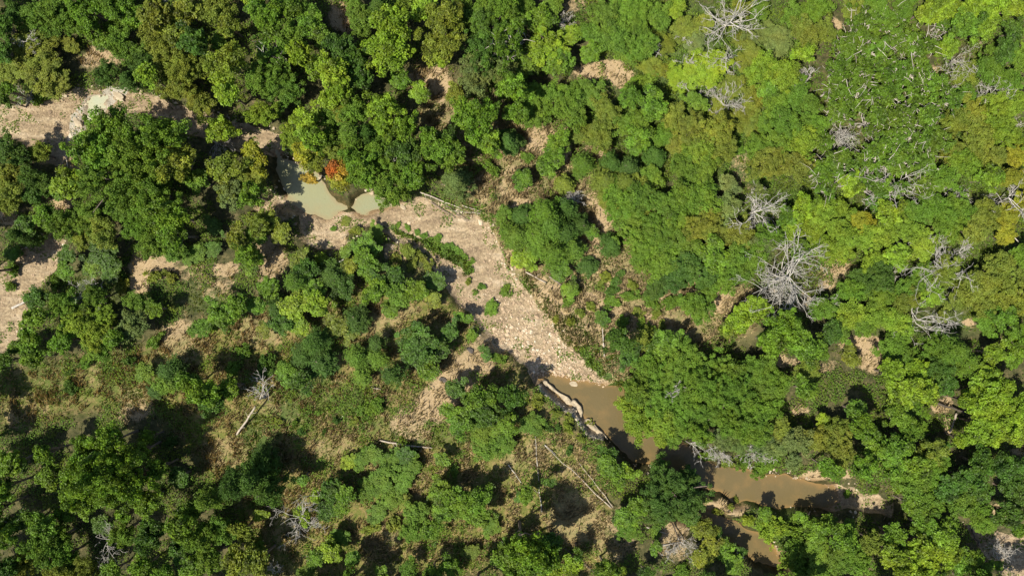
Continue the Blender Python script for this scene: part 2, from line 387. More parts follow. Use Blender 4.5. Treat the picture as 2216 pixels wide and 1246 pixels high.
# ------------------------------------------------------------------ stones
ico_t = (1 + 5 ** .5) / 2
IV = np.array([(-1, ico_t, 0), (1, ico_t, 0), (-1, -ico_t, 0), (1, -ico_t, 0), (0, -1, ico_t), (0, 1, ico_t), (0, -1, -ico_t), (0, 1, -ico_t), (ico_t, 0, -1), (ico_t, 0, 1), (-ico_t, 0, -1), (-ico_t, 0, 1)]) / 1.902
IF = np.array([(0, 11, 5), (0, 5, 1), (0, 1, 7), (0, 7, 10), (0, 10, 11), (1, 5, 9), (5, 11, 4), (11, 10, 2), (10, 7, 6), (7, 1, 8), (3, 9, 4), (3, 4, 2), (3, 2, 6), (3, 6, 8), (3, 8, 9), (4, 9, 5), (2, 4, 11), (6, 2, 10), (8, 6, 7), (9, 8, 1)])
def stones(C, S, rng):
    n = len(C)
    sc = S[:, None] * rng.uniform(.6, 1.25, (n, 3)) * np.array([1, 1, .6])
    V = IV[None] * sc[:, None, :] * rng.uniform(.75, 1.2, (n, 12, 1))
    a = rng.random(n) * 6.283; ca, sa = np.cos(a)[:, None], np.sin(a)[:, None]
    x = V[..., 0] * ca - V[..., 1] * sa; y = V[..., 0] * sa + V[..., 1] * ca
    V = np.stack([x, y, V[..., 2]], -1) + C[:, None, :]
    Fs = IF[None] + (np.arange(n) * 12)[:, None, None]
    return V.reshape(-1, 3), Fs.reshape(-1, 3)
def stone_mat(name, stops):
    m, nt, out = newmat(name)
    c = ramp(nt, attr(nt, 'v'), stops)
    geo = nt.nodes.new('ShaderNodeNewGeometry')
    c = mix(nt, .35, c, mix(nt, 1.0, c, ramp(nt, noise(nt, geo.outputs['Position'], 9, 4), [(.3, (.5, .5, .5)), (.7, (1.3, 1.3, 1.3))]), 'MULTIPLY'))
    p = node(nt, 'ShaderNodeBsdfPrincipled', Roughness=.85); nt.links.new(c, p.inputs['Base Color']); nt.links.new(p.outputs[0], out.inputs[0]); return m
SM = stone_mat('creek_stone', [(0, (.13, .10, .065)), (.3, (.31, .22, .14)), (.6, (.43, .315, .20)), (.85, (.53, .415, .275)), (1, (.60, .52, .39))])
X = RNG.uniform(-62, 62, 420000); Y = RNG.uniform(-36, 36, 420000)
g = at(gravel, X, Y) * (at(dw, X, Y) < .25); zz = at(Z, X, Y)
# coarser stones on the lower half of the bar
bx, by = W(1180, 740, ZB); coarse = np.exp(-(((X - bx) / 9) ** 2 + ((Y - by) / 6) ** 2))
patch = fbm(X, Y, 2.0, 131, 3)
keep = (g > .5) & (RNG.random(len(X)) < .10 + .7 * coarse * np.clip((patch - .3) * 4, 0, 1) + 2.6 * np.clip(patch - .5, 0, 1)) & (zz > ZW - .05)
X, Y, zz, coarse = X[keep], Y[keep], zz[keep], coarse[keep]
S = RNG.lognormal(-3.05, .45, len(X)) * (1 + .95 * coarse); S = np.clip(S, .025, .24)
V, Fs = stones(np.stack([X, Y, zz + S * .12], -1), S, RNG)
va = np.clip(RNG.normal(.5, .2, len(X)) + .2 * coarse, 0, 1)
tag(link('gravel', mesh_np('gravel', V, Fs, SM, fattr=np.repeat(va, 20))), 'pink and tan creek gravel spread over the dry stream bars', 'gravel', kind='stuff')
print('stones', len(X))
# rough ledge rubble on the rock zones and at banks
X = RNG.uniform(-62, 62, 300000); Y = RNG.uniform(-36, 36, 300000)
rr = at(rock, X, Y); bd = at(dbed, X, Y)
keep = ((rr > .5) & (RNG.random(len(X)) < .3)) | ((bd > -.5) & (bd < .25) & (RNG.random(len(X)) < .22)) & (at(fbm(XX, YY, 3, 141, 2), X, Y) > .47)
X, Y = X[keep], Y[keep]; zz = at(Z, X, Y)
k2 = zz > ZW - .12; X, Y, zz = X[k2], Y[k2], zz[k2]
S = np.clip(RNG.lognormal(-2.3, .45, len(X)), .05, .3)
V, Fs = stones(np.stack([X, Y, zz], -1), S, RNG)
RM = stone_mat('bank_stone', [(0, (.26, .20, .13)), (.4, (.40, .32, .21)), (.8, (.52, .44, .31)), (1, (.60, .53, .40))])
tag(link('rubble', mesh_np('rubble', V, Fs, RM, fattr=np.repeat(RNG.random(len(X)), 20))), 'pale broken stones lining the creek banks and ledges', 'rubble', kind='stuff')
print('rubble', len(X))

# ------------------------------------------------------------------ grass and ground plants (nobody could count them)
def blades(X, Y, zz, L, Wd, rng, lean=.7, dirb=None):
    n = len(X); a = rng.random(n) * 6.283 if dirb is None else dirb + rng.normal(0, .6, n)
    D = np.stack([np.cos(a), np.sin(a), np.zeros(n)], -1); S_ = np.stack([-np.sin(a), np.cos(a), np.zeros(n)], -1)
    L = L[:, None]; b = np.stack([X, Y, zz], -1); lz = rng.uniform(.35, .95, (n, 1))
    v0 = b - S_ * Wd[:, None] * .5; v1 = b + S_ * Wd[:, None] * .5
    tip = b + D * L * lean + np.array([0, 0, 1.]) * L * lz; mid = b + D * L * .3 * lean + np.array([0, 0, 1.]) * L * lz * .7
    v2 = mid + S_ * Wd[:, None] * .4; v3 = mid - S_ * Wd[:, None] * .4
    V = np.stack([v0, v1, v2, tip, v3], 1).reshape(-1, 3); Fq = np.arange(5 * n).reshape(n, 5)
    return V, Fq
GM = leaf_mat('dry_grass_blade', .08, .8, False, (.43, .345, .185), .45, 1.4, .0, .2)
GG = leaf_mat('green_grass_blade', .3, .6, False, (.115, .175, .028), .45, 1.6, .6, .25)
def scatter(n, prob):
    X = RNG.uniform(-63, 63, n); Y = RNG.uniform(-37, 37, n)
    k = RNG.random(n) < prob(X, Y); return X[k], Y[k], at(Z, X[k], Y[k])
REED = TURF * sstep(.35, .5, fbm(XX, YY, 1.0, 191, 3))
tuft = fbm(XX, YY, .9, 151, 3); tuft2 = fbm(XX, YY, 1.3, 161, 3)
dry_p = lambda x, y: (np.clip(at(under, x, y) * .8 + at(sand, x, y) * .35 + at(mead, x, y) * .6, 0, 1)) * (at(gravel, x, y) < .3) * (at(dw, x, y) < -.3) * np.clip((at(tuft, x, y) - .46) * 8, .06, 1)
X, Y, zz = scatter(620000, dry_p)
V, Fq = blades(X, Y, zz, RNG.uniform(.3, .75, len(X)), RNG.uniform(.035, .09, len(X)), RNG, .8, np.full(len(X), .9))
tag(link('dry_grass', mesh_np('dry_grass', V, Fq, GM, fattr=RNG.random(len(X)))), 'straw coloured dry grass lying over the clearings', 'grass', kind='stuff')
print('dry', len(X))
grn_p = lambda x, y: at(REED, x, y) * .9 + (1 - at(REED, x, y)) * np.clip(at(green, x, y) * .9 + at(mead, x, y) * .28 + at(under, x, y) * .5 + .06, 0, 1) * (at(gravel, x, y) < .3) * (at(dw, x, y) < -.3) * np.clip((at(tuft2, x, y) - .40) * 5, .04, 1) * (1 - .7 * (at(sand, x, y) > .75))
X, Y, zz = scatter(650000, grn_p)
V, Fq = blades(X, Y, zz, RNG.uniform(.15, .42, len(X)) * (1 + .5 * at(REED, X, Y)), RNG.uniform(.04, .09, len(X)), RNG, .8)
tag(link('green_grass', mesh_np('green_grass', V, Fq, GG, fattr=RNG.random(len(X)))), 'green grass growing through the clearings and on the banks', 'grass', kind='stuff')
print('green', len(X))
# broad-leaved undergrowth under and between the trees
UG = leaf_mat('undergrowth_leaf', .25, .55, False, (.092, .165, .018), .4, 1.7, .7, .25)
und = fbm(XX, YY, 1.7, 171, 4)
ug_p = lambda x, y: np.clip((at(und, x, y) - .44 + .12 * (x > 12) * (y > 0) - .25 * at(sand, x, y) - .105 * at(mead, x, y) - .14 * at(under, x, y)) * 9, 0, 1) * (at(gravel, x, y) < .35) * (at(dw, x, y) < -.3)
weed = fbm(XX, YY, 1.1, 211, 3) * (1 - .35 * sstep(1.2, 3.0, dg))
ug2 = lambda x, y: np.maximum(ug_p(x, y), .5 * np.clip((at(weed, x, y) - .49) * 9, 0, 1) * (at(gravel, x, y) > .35) * (at(dw, x, y) < -.3))
X, Y, zz = scatter(620000, ug2)
hh = np.clip((at(und, X, Y) - .42) * 5, 0, 1) * (.5 - .4 * (at(gravel, X, Y) > .35)) * RNG.random(len(X)) ** .6
N = RNG.normal(0, .5, (len(X), 3)); N[:, 2] = np.abs(N[:, 2]) + .8; N /= np.linalg.norm(N, axis=1, keepdims=True)
V, Fq = leaves(np.stack([X, Y, zz + .04 + hh], -1), N, .19, .12, RNG)
tag(link('undergrowth', mesh_np('undergrowth', V, Fq, UG, fattr=np.clip(RNG.normal(.5, .25, len(X)), 0, 1))), 'low leafy weeds and saplings covering the forest floor', 'undergrowth', kind='stuff')
print('under', len(X))

TW = leaf_mat('twig_litter', .0, .9, False, (.30, .235, .165), .35, 1.7, .0, .1)
twp = lambda x, y: (at(dw, x, y) < -.3) * np.clip(at(sand, x, y) + at(mead, x, y) * .5 + (at(dbed, x, y) > -1.5) * .5 * (at(dbed, x, y) < 1.0) + at(under, x, y) * .6, 0, 1) * .35
X, Y, zz = scatter(26000, twp)
n = len(X); a = RNG.random(n) * math.pi; D = np.stack([np.cos(a), np.sin(a), RNG.normal(0, .06, n)], -1); S_ = np.stack([-np.sin(a), np.cos(a), 0 * a], -1)
ln = RNG.lognormal(-1.0, .5, n)[:, None]; wd = .008 + .014 * RNG.random((n, 1)) * ln ** .5; b_ = np.stack([X, Y, zz + .05], -1)
q0 = b_ - D * ln / 2; q1 = b_ + D * ln / 2 + S_ * RNG.normal(0, .1, (n, 1)) * ln; up = np.array([0, 0, 1.])
V = np.stack([q0 - S_ * wd, q0 + S_ * wd, q0 + up * wd * 1.6, q1 - S_ * wd, q1 + S_ * wd, q1 + up * wd * 1.6], 1).reshape(-1, 3)
k = (np.arange(n) * 6)[:, None, None]
Fq = (np.array([[0, 1, 4, 3], [1, 2, 5, 4], [2, 0, 3, 5]])[None] + k).reshape(-1, 4)
tag(link('twigs', mesh_np('twigs', V, Fq, TW, fattr=np.repeat(RNG.random(n), 3))), 'dry twigs and sticks littering the clearings and banks', 'twigs', kind='stuff')
X, Y, zz = scatter(16000, lambda x, y: (at(Z, x, y) < ZW - .03) * (at(dw, x, y) > -.2) * np.clip(1.1 - at(dw, x, y) * .8, .12, 1) * .5)
N = np.tile(np.array([[0, 0, 1.]]), (len(X), 1)) + RNG.normal(0, .05, (len(X), 3)); N /= np.linalg.norm(N, axis=1, keepdims=True)
V, Fq = leaves(np.stack([X, Y, np.full(len(X), ZW + .012)], -1), N, .09, .055, RNG, .05)
FL = leaf_mat('floating_leaf', .0, .6, False, (.30, .22, .08), .4, 1.6, .0, .3)
tag(link('floating_leaves', mesh_np('floating_leaves', V, Fq, FL, fattr=RNG.random(len(X)))), 'small fallen leaves floating along the pool edges', 'leaves', kind='stuff')

# ------------------------------------------------------------------ living trees
# crowns are modelled once per kind, size and variant, then every tree is a copy with its own label
SIZES = [.7, 1.1, 1.6, 2.3, 3.3, 4.6]
def hgt(kind, R):
    return {'B': 3.0 + 1.5 * R, 'F': 2.0 + 1.35 * R, 'K': 2.6 + 1.4 * R, 'P': 2.2 + 1.9 * R, 'C': 1.6 + 1.9 * R, 'S': .25 + 1.0 * R}[kind]

def build_kind(kind, R, seed):
    rng = np.random.default_rng(seed); h = hgt(kind, R)
    flat = {'B': .80, 'F': .72, 'K': .62, 'P': 1.05, 'C': 1.15, 'S': .85}[kind]
    Rv = min(R * flat, h * .48); zc = h - Rv
    rc = {'B': .40, 'F': .31, 'K': .34, 'P': .36, 'C': .30, 'S': .27}[kind] * (R / 1.6) ** .25
    rc = min(rc, R * .42)
    cover = {'B': 1.05, 'F': 1.25, 'K': .66, 'P': 1.5, 'C': 2.2, 'S': 1.5}[kind]
    nc = int(max(9, cover * 2.6 * R * (R + Rv) / 2 / (rc * rc)))
    # lobed outline: sum of a few random bumps
    ph = rng.random(5) * 6.283; am = np.array([.20, .15, .11, .08, .06]) * {'B': 1.1, 'F': 1.0, 'K': 1.2, 'P': .8, 'C': .7, 'S': 2.0}[kind]
    u = rng.normal(size=(nc, 3)); u[:, 2] = np.abs(u[:, 2]) * 1.0 - .35 * (rng.random(nc) < .35); u /= np.linalg.norm(u, axis=1, keepdims=True)
    az = np.arctan2(u[:, 1], u[:, 0])
    lob = 1 + sum(am[i] * np.cos((i + 2) * az + ph[i] + u[:, 2] * 2 * (i + 1)) for i in range(5))
    rad = lob * rng.uniform(.30, 1.10, nc) ** {'B': .65, 'F': .8, 'K': .8}.get(kind, .6)
    if kind in 'PC':           # conical crowns
        t = rng.random(nc) ** .8; rr = (1 - t) ** (.8 if kind == 'P' else .75)
        cz = zc - Rv * .9 + t * 1.9 * Rv
        cc = np.stack([np.cos(az) * rr * R * lob * rng.uniform(.55, 1, nc), np.sin(az) * rr * R * lob * rng.uniform(.55, 1, nc), cz], -1)
        u = cc - np.array([0, 0, zc - Rv]); u /= np.linalg.norm(u, axis=1, keepdims=True)
    else:
        k = (1 - rc / R * .7)
        cc = np.stack([u[:, 0] * R * rad * k, u[:, 1] * R * rad * k, zc + u[:, 2] * Rv * rad * k], -1)
        # interior clumps so the crown is not a shell
        ni = nc // 4; a = rng.random(ni) * 6.283; q = np.sqrt(rng.random(ni)) * R * .65
        cc = np.concatenate([cc, np.stack([np.cos(a) * q, np.sin(a) * q, zc + rng.uniform(-.5, .35, ni) * Rv], -1)]); nc = len(cc)
    per = {'B': 92, 'F': 100, 'K': 56, 'P': 70, 'C': 70, 'S': 52}[kind]
    per = int(per * (rc / .42) ** 1.0)
    cr = rc * rng.uniform(.5, 1.5, nc)
    C = []; N = []; vv = []
    uu = rng.normal(size=(nc, per, 3)); uu[..., 2] = uu[..., 2] * .9 + .35; uu /= np.linalg.norm(uu, axis=2, keepdims=True)
    shell = rng.random((nc, per, 1)) ** .45
    Cn = cc[:, None, :] + uu * shell * cr[:, None, None] * np.array([1, 1, .72])
    if kind == 'P':            # tufts drawn out along their limbs
        out_ = cc.copy(); out_[:, 2] = 0; out_ /= np.linalg.norm(out_, axis=1, keepdims=True) + 1e-6
        Cn += out_[:, None, :] * rng.uniform(-1, 1, (nc, per, 1)) * cr[:, None, None] * .9
    Nn = uu * .75 + np.array([0, 0, .55]) + rng.normal(0, .5, (nc, per, 3)); Nn /= np.linalg.norm(Nn, axis=2, keepdims=True)
    C = Cn.reshape(-1, 3); N = Nn.reshape(-1, 3)
    vv = np.clip(rng.normal(.5, .16, (nc, 1)) + rng.normal(0, .17, (nc, per)), 0, 1).ravel()
    L, Wd = {'B': (.23, .165), 'F': (.17, .115), 'K': (.25, .18), 'P': (.34, .075), 'C': (.20, .08), 'S': (.22, .14)}[kind]
    V, Fq = leaves(C, N, L, Wd, rng)
    mat = {'B': LEAF, 'F': FLEAF, 'K': LEAF, 'P': NEEDLE, 'C': NEEDLE, 'S': FLEAF}[kind]
    crown = mesh_np('crown', V, Fq, mat, fattr=vv)
    # trunk with limbs reaching the clumps
    tb = Tubes(5); tr = .055 + .045 * R
    bend = rng.normal(0, .12 * R, 2); zf = h * (.55 if kind in 'BFK' else .92 if kind in 'PC' else .4)
    pts = [(bend[0] * t * t, bend[1] * t * t, -0.5 + t * (zf + .5)) for t in np.linspace(0, 1, 5)]
    if kind != 'S': tb.add(pts, np.linspace(1.25, .55 if kind in 'BFK' else .2, 5) * tr)
    top = np.array(pts[-1])
    nl = {'B': 16, 'F': 14, 'K': 20, 'P': 14, 'C': 8, 'S': 7}[kind]
    sel = rng.choice(nc, min(nc, nl), replace=False)
    for i in sel:
        e = cc[i].copy()
        if kind == 'K': e = e + (e - np.array([0, 0, zc])) * rng.uniform(-.05, .16)
        if kind in 'PC':
            s0 = np.array([0, 0, min(zf, max(.5, e[2] - .5))])
        elif kind == 'S': s0 = np.array([0, 0, -.1])
        else: s0 = np.array(pts[rng.integers(2, 5)])
        m1 = s0 * .55 + e * .45 + rng.normal(0, .10 * R, 3); m2 = s0 * .22 + e * .78 + rng.normal(0, .10 * R, 3)
        r0 = tr * rng.uniform(.35, .6)
        tb.add([s0, m1, m2, e], [r0, r0 * .75, r0 * .5, r0 * .22])
        if kind == 'K':
            for _ in range(2):
                e2 = m2 + rng.normal(0, .36 * R, 3) * np.array([1, 1, .3]) + np.array([0, 0, .10 * R]); 
                tb.add([m2, (m2 + e2) / 2 + rng.normal(0, .07 * R, 3), e2], [r0 * .5, r0 * .36, r0 * .15])
    trunk = tb.mesh('trunk', PALEBARK if kind == 'K' else BARK)
    return crown, trunk, h

LIB = {}
def lib(kind, R, rng):
    i = int(np.argmin([abs(math.log(R / s)) for s in SIZES])); v = int(rng.integers(0, 6))
    key = (kind, i, v)
    if key not in LIB: LIB[key] = build_kind(kind, SIZES[i], 1000 + ord(kind) * 31 + i * 7 + v)
    return LIB[key], SIZES[i]

TONE = {'g': (.094, .178, .015), 'b': (.148, .238, .017), 'd': (.056, .118, .014), 'o': (.136, .180, .020), 'y': (.20, .235, .018),
        'r': (.36, .14, .03), 'a': (.27, .215, .03), 'e': (.112, .165, .040), 'v': (.195, .30, .018)}
TWORD = {'g': 'green', 'b': 'bright green', 'd': 'dark green', 'o': 'olive green', 'y': 'yellowing', 'r': 'red-orange', 'a': 'amber', 'e': 'grey-green', 'v': 'vivid lime green'}
KIND = {'B': ('broadleaf_tree', 'broadleaf tree', 'broadleaf trees of the wood'), 'F': ('leafy_tree', 'fine-leaved tree', 'fine-leaved trees of the wood'),
        'K': ('oak_tree', 'pale-branched oak', 'oaks with pale branches'), 'P': ('pine_tree', 'feathery tree', 'feathery trees around the clearings'),
        'T': ('bush', 'low leafy bush', 'low bushes of the clearings'), 'C': ('cedar_tree', 'dense cedar', 'dense cedars near the creek'), 'S': ('shrub', 'shrub', 'shrubs on the banks and clearings')}

# crown centres read off the photo in 2.832x enlargements: x, y, radius, kind+tone [,height factor]
TILES = [
((0, 0), .95, 1, "90,70,90,Fd 30,170,90,Bd 300,80,150,Fg 200,130,110,Fg 430,130,120,Fg 540,50,130,Bg 700,40,130,Bg 720,170,110,Fg 850,100,100,Bg 960,110,120,Bo 1060,190,110,Bo 1150,70,110,Bo 1180,250,110,Bd 1330,60,120,Fo 1400,150,90,Bo 1560,40,90,Bb 1650,110,90,Bg 190,240,100,Fo,.6 290,270,90,Fo,.6 150,320,110,Fo,.6 90,430,120,Fo,.6 250,430,160,Fo,.6 340,510,120,Fo,.6 420,270,70,Fo,.5 30,330,90,Bd 550,190,90,Bg 640,260,70,Bg 840,350,110,Fg 750,260,100,Fg 660,450,90,Fd 780,490,90,Cd 930,480,80,Bb 1000,330,120,Fo 1130,400,130,Fo 1080,530,130,Fo 940,260,100,Fo 1250,400,80,Fo 1340,270,65,Bg 1410,380,125,Bo,1.3 1370,510,85,Bb 1430,590,85,Bb 1230,630,110,Fo 880,400,90,Fd 60,560,50,Bg 10,600,50,Bd 720,810,190,Bg,1.2 600,910,170,Bg,1.2 1030,830,140,Bg,1.2 880,950,180,Fg,1.3 1080,1010,150,Bo,1.4 680,1080,220,Fg,1.2 450,1150,120,Bb 920,1170,170,Fg,1.2 1330,790,110,Bb 1400,1010,120,Bo 1560,970,100,By,.7 1540,1100,110,Fo,.7 1420,1190,110,Fe 80,940,120,Fd 210,930,90,Fo 60,1080,120,Fo 220,1090,100,Fd 90,1200,110,Fo 1230,1110,100,Bg 1620,730,70,Fb 210,610,40,Sg"),
((540, 0), .95, 1, "40,60,100,Bg 130,130,100,Bg 250,50,90,Bg 130,300,150,Kg 90,470,150,Fg 220,560,130,Fg 260,230,120,Fg 370,150,110,Bg 460,240,90,Bg 560,290,110,Bd 340,330,95,Bb,1.2 440,410,110,Bb,1.2 530,450,110,Bb,1.2 560,560,100,Bb,1.2 480,610,80,Bb 340,60,90,Fg 640,40,90,Fg 690,160,110,Fg 800,40,110,Cd 930,60,100,Fg 870,190,160,Bb,1.2 880,320,155,Bb,1.2 770,300,90,Bb 1080,60,110,Bb 1190,140,150,Bo,1.1 1200,270,130,Bo 1160,370,80,Bb 1330,60,110,Fg 1450,60,120,Fg 1440,170,130,Bd 1560,70,100,Fg 1580,270,150,Kg 1430,330,130,Fd 1400,470,150,Fe 1540,440,120,Fe 1610,540,110,Bg 1260,580,75,Fo 1320,690,110,Bg 1420,730,130,Bg 1460,860,110,Bg 1590,860,100,Cd 1640,690,90,Bg 920,500,75,Bg,.6 1050,570,80,Bb,.6 820,660,110,Bb 830,770,90,Bb 640,680,110,Fg 500,720,110,Fg 620,830,120,Pg 710,810,90,Pd 330,740,110,Bb 380,850,100,Bb 80,710,100,Fb 250,850,90,Fb 330,940,100,By 450,880,100,Fg 561,1115,85,By,.9 508,1040,58,Br,1.05 540,1075,50,Ba,1.1 590,1040,60,Ba 372,1085,50,Ba,.8 640,990,90,Bg 600,930,80,Fo 400,1010,70,Bo,.9 700,1010,80,Bg 540,940,80,Fo 780,960,130,Fg 720,1080,120,Fg 880,1120,150,Fg 1010,1080,110,Bg 960,940,110,Bd 950,800,100,Bg 1150,930,110,Bg 1220,870,100,Bd 1240,960,110,Bg 1270,1110,140,Ce,.8 1490,1040,50,Sg 1680,1110,80,Bg,.6 580,690,80,Fo 680,480,100,Bd 640,380,90,Bd 1100,840,70,Bg"),
((1080, 0), .6, .93, "60,100,120,Fg 170,50,100,Fg 240,140,120,Bg 330,50,90,Fg 60,290,110,Kg 280,290,160,Bb,1.3 170,390,130,Bg 380,380,120,Bg 430,230,90,Bb 560,330,90,Bg 640,100,120,Fg 750,60,130,Fg 680,240,130,Fg 860,60,110,Fg 820,190,140,Fg 770,320,110,Fg 880,300,110,Fg 970,110,110,Fg 1070,70,90,Fb,.7 1000,280,100,Fo,.5 900,390,100,Fo,.4 1130,170,120,Fo,.5 1180,270,100,Fe,.4 1250,150,90,Fo,.5 1330,390,120,Fv,.6 1200,430,120,Fv,.6 1090,480,100,Fv,.5 1290,490,90,Fv,.6 1600,80,90,Fg,.6 1500,250,90,Fo,.4 1650,200,100,Fe,.4 1600,420,120,Fo,.6 1500,380,100,Fo,.5 1650,560,90,Bg 1420,540,110,Fo,.5 1560,640,90,Fo,.5 990,430,80,So 880,490,80,Sg 80,520,110,Fg 230,590,140,Fg 200,710,110,Fg 390,600,140,Fg 540,570,130,Fg 450,720,120,Fg 660,690,120,Fo 790,600,100,Bg 820,750,130,Fg 940,650,120,Bg 1060,710,110,Fo 620,830,120,Fo 500,820,100,Fo 840,870,120,Bg 1000,830,110,Fg 1180,790,140,Fo,1.2 1320,790,130,Fo,1.2 1220,930,140,Fb,1.2 1370,920,120,Fo,1.1 1100,900,110,Fo 960,950,100,Cd 1240,1060,120,Fg 1120,1010,100,Fg 1480,900,60,Sg 1490,720,110,Fo,.5 1640,760,80,Fg 360,860,95,Bg 330,960,105,Bg 290,1030,90,Bg 170,970,45,Sg 145,1095,75,Bd,.5 70,860,110,Cd 510,1010,110,Pg 690,1000,110,Cd 800,1030,110,Cd 640,1110,120,Po 770,1130,120,Po 930,1090,100,Fg 700,1210,120,Fo 860,1190,120,Fo 1150,1130,110,Fg 1240,1190,110,Fg 400,1130,90,Co 1400,1140,90,Fe 1190,620,90,Fg 730,170,110,Fg 1340,660,90,Fo,.4 540,210,90,Fg 1400,120,80,Fo,.4 1500,50,90,Fo,.4"),
((1616, 0), .75, 1, "720,170,130,Kg 880,140,120,Kg 620,290,120,Kg 780,320,130,Kg 950,270,130,Kg 1080,330,120,Kg 700,460,130,Kg 880,450,130,Kg 1030,470,130,Kg 560,430,100,Kg 520,550,110,Kg 680,600,130,Kg 850,580,110,Kg 1000,610,120,Kg 1140,530,110,Kg 770,740,120,Kg 930,730,130,Kg 1090,730,120,Kg 560,700,100,Kg 850,870,130,Kg 1010,870,130,Kg 1160,860,110,Kg 560,1000,120,Kg 740,990,130,Kg 910,1000,120,Kg 1070,1000,110,Kg 60,200,100,Fe,.4 180,280,110,Fe,.4 290,90,100,Fg 420,70,110,Fg 350,190,110,Fo 340,330,90,Bb 90,440,120,Fb 220,480,120,Fb 280,590,120,Fg 180,640,110,Fg 40,590,90,Fo,.6 250,730,130,Fg 380,640,90,Fg 400,760,100,Fg 200,870,120,Fg 340,870,110,Fb 130,1000,130,Fo 310,1010,110,Fo 450,1060,110,Kg 470,1170,100,Kg 620,1130,100,Bb 780,1160,110,Kg 960,40,100,Fg 1090,60,100,Bb 1210,60,100,Bb 1340,50,100,Bb 1450,60,110,Bb 1560,50,110,Bb 1660,80,80,Fb 1190,150,90,Kg 1310,170,110,Bg 1440,180,100,Bb 1600,200,90,Bd 1560,310,100,Bd 1650,360,100,Fg 1210,290,90,Bb 1480,410,110,Fg 1600,500,110,Fg 1330,450,100,Fo 1400,700,120,Fo 1550,650,130,Fb 1650,620,90,Fb 1280,750,110,Fo 1420,870,130,Fo 1570,820,130,Fb 1650,950,100,Fy 1500,980,110,Fo 1330,1000,110,Fg 1200,1100,110,Fg 1480,1090,100,Bg 1600,1090,90,Fy 1350,590,90,Fg 1240,620,90,Kg 40,330,80,Fo,.5 800,40,100,Fg 640,60,90,Fo,.7 480,200,90,Fo 60,740,70,Fo,.5 40,800,80,Fo,.5 1240,920,90,Fo 480,870,90,Kg 1060,1150,90,Kg 920,1170,90,Kg 60,900,90,Fg"),
((0, 400), .95, 0.9, "60,90,110,Fo 230,70,90,Fd 400,40,90,Bg 290,200,110,Bg 420,250,110,Fg 550,200,140,Fg 640,300,120,Fo 520,330,90,Fo 800,140,150,Fg 880,260,140,Fg 1050,190,160,Bg,1.2 1100,300,120,Bg,1.2 960,370,120,Fg 1070,410,110,Fg,.7 1200,430,90,Fg,.3 1320,260,80,Fd,.3 1300,400,80,Fd,.3 1420,50,100,Fo 1540,60,110,Bg 1470,330,90,Bo 1520,420,100,Bg 1600,260,100,Bo 80,300,110,Cd 180,240,90,Bd 200,340,70,Fg,.5 60,430,80,Bg,.6 40,520,60,Sg 25,620,40,Sg 430,440,80,Bd,.5 420,530,80,Bg,.5 650,430,130,Bd,.5 700,530,90,Bd,.5 580,500,90,Bg,.5 340,590,60,Sg 230,700,100,Bd,.7 250,790,90,Bg 400,730,110,Fg 590,680,100,Fg 450,850,150,Fb 560,920,140,Fb 600,1010,110,Fg 650,800,100,Fb 390,960,100,Bg 820,860,130,Fe 850,720,100,Fg 950,960,60,Sg 970,760,70,Bg 220,950,90,Bg 220,1060,100,Bg 130,1000,70,Bg 60,1080,80,Bd 760,620,60,So 960,560,60,So 1060,560,50,So 790,1080,50,Sd 420,1150,30,Sd 420,1220,35,Sd 1060,1140,120,Pd,.7 900,1150,90,Fg,.6 1240,880,90,Fg,.6 1360,800,120,Bg,.8 1310,870,50,Sb 1470,740,90,Bg 1500,1020,60,Sg 1430,1130,60,Sg 1630,1110,80,Sd 700,930,80,Bg 520,1080,60,Sg"),
((540, 400), .6, 0.9, "110,240,110,Bo 190,300,90,Bo 40,330,90,Bg 30,460,90,Bg 310,470,80,Bo,.6 430,460,60,Sb 620,500,70,Bo 575,215,45,So,.4 500,265,25,Sg 640,280,50,So 770,290,80,Fg,.3 720,380,110,Bg,.6 600,410,60,Bg,.5 740,500,100,Bg 700,440,80,Bg 800,600,80,Bd 890,560,90,Bd 900,680,110,Bg 780,650,100,Bg 870,760,80,Bg,.7 1030,650,90,Bg 1130,600,90,Bd,.5 1130,690,75,Bo,.5 360,530,100,Bd 300,600,120,Pg 520,560,130,Pd 570,640,100,Bd 400,640,110,Bg 130,640,100,Bg 170,750,90,Pd 60,740,80,Bg 300,720,130,Bb 420,720,110,Bb 220,850,100,Bd 320,870,90,Bb 100,880,70,Bo,.6 650,830,120,Pd,.8 540,850,90,Bo,.8 620,900,80,Bo,.6 410,960,140,Pd 330,1050,120,Pd 440,1100,130,Pd 230,1130,90,Fg 100,1140,70,Sd 660,1050,110,Pg 790,980,80,Pd 800,1070,90,Pg 700,1170,80,Pg 880,1160,90,Pd 1050,980,180,Bd,1.1 1160,1010,110,Bd 1100,1120,90,Bg 1310,810,60,Bg,.6 1230,900,80,Bd,.8 1360,930,50,Sg 1480,750,62,Sg,.8 1570,650,50,Sg,.8 1420,620,30,Sg,.8 1380,660,24,Sg,.8 1440,1030,60,Bd,.5 1520,1060,50,Sg 902,241,25,Sg,.55 962,261,27,Sg,.55 1022,286,25,Sg,.55 1062,311,27,Sg,.55 1112,336,29,Sg,.55 1152,321,32,Sg,.55 1142,366,29,Sg,.55 1192,381,38,Sg,.55 1232,371,32,Sg,.55 1272,406,34,Sg,.55 1232,416,25,Sg,.55 1312,441,32,Sg,.55 1347,481,27,Sg,.55 1357,526,22,Sg,.55 1362,456,17,Sg,.55 1340,590,26,So 1560,180,75,Fg 1650,200,95,Cd 1630,330,110,Pg 1650,450,80,Bb,.6 1580,280,80,Pg 960,400,60,So 1040,440,60,So 1090,500,50,So 900,440,40,So 1000,480,50,So"),
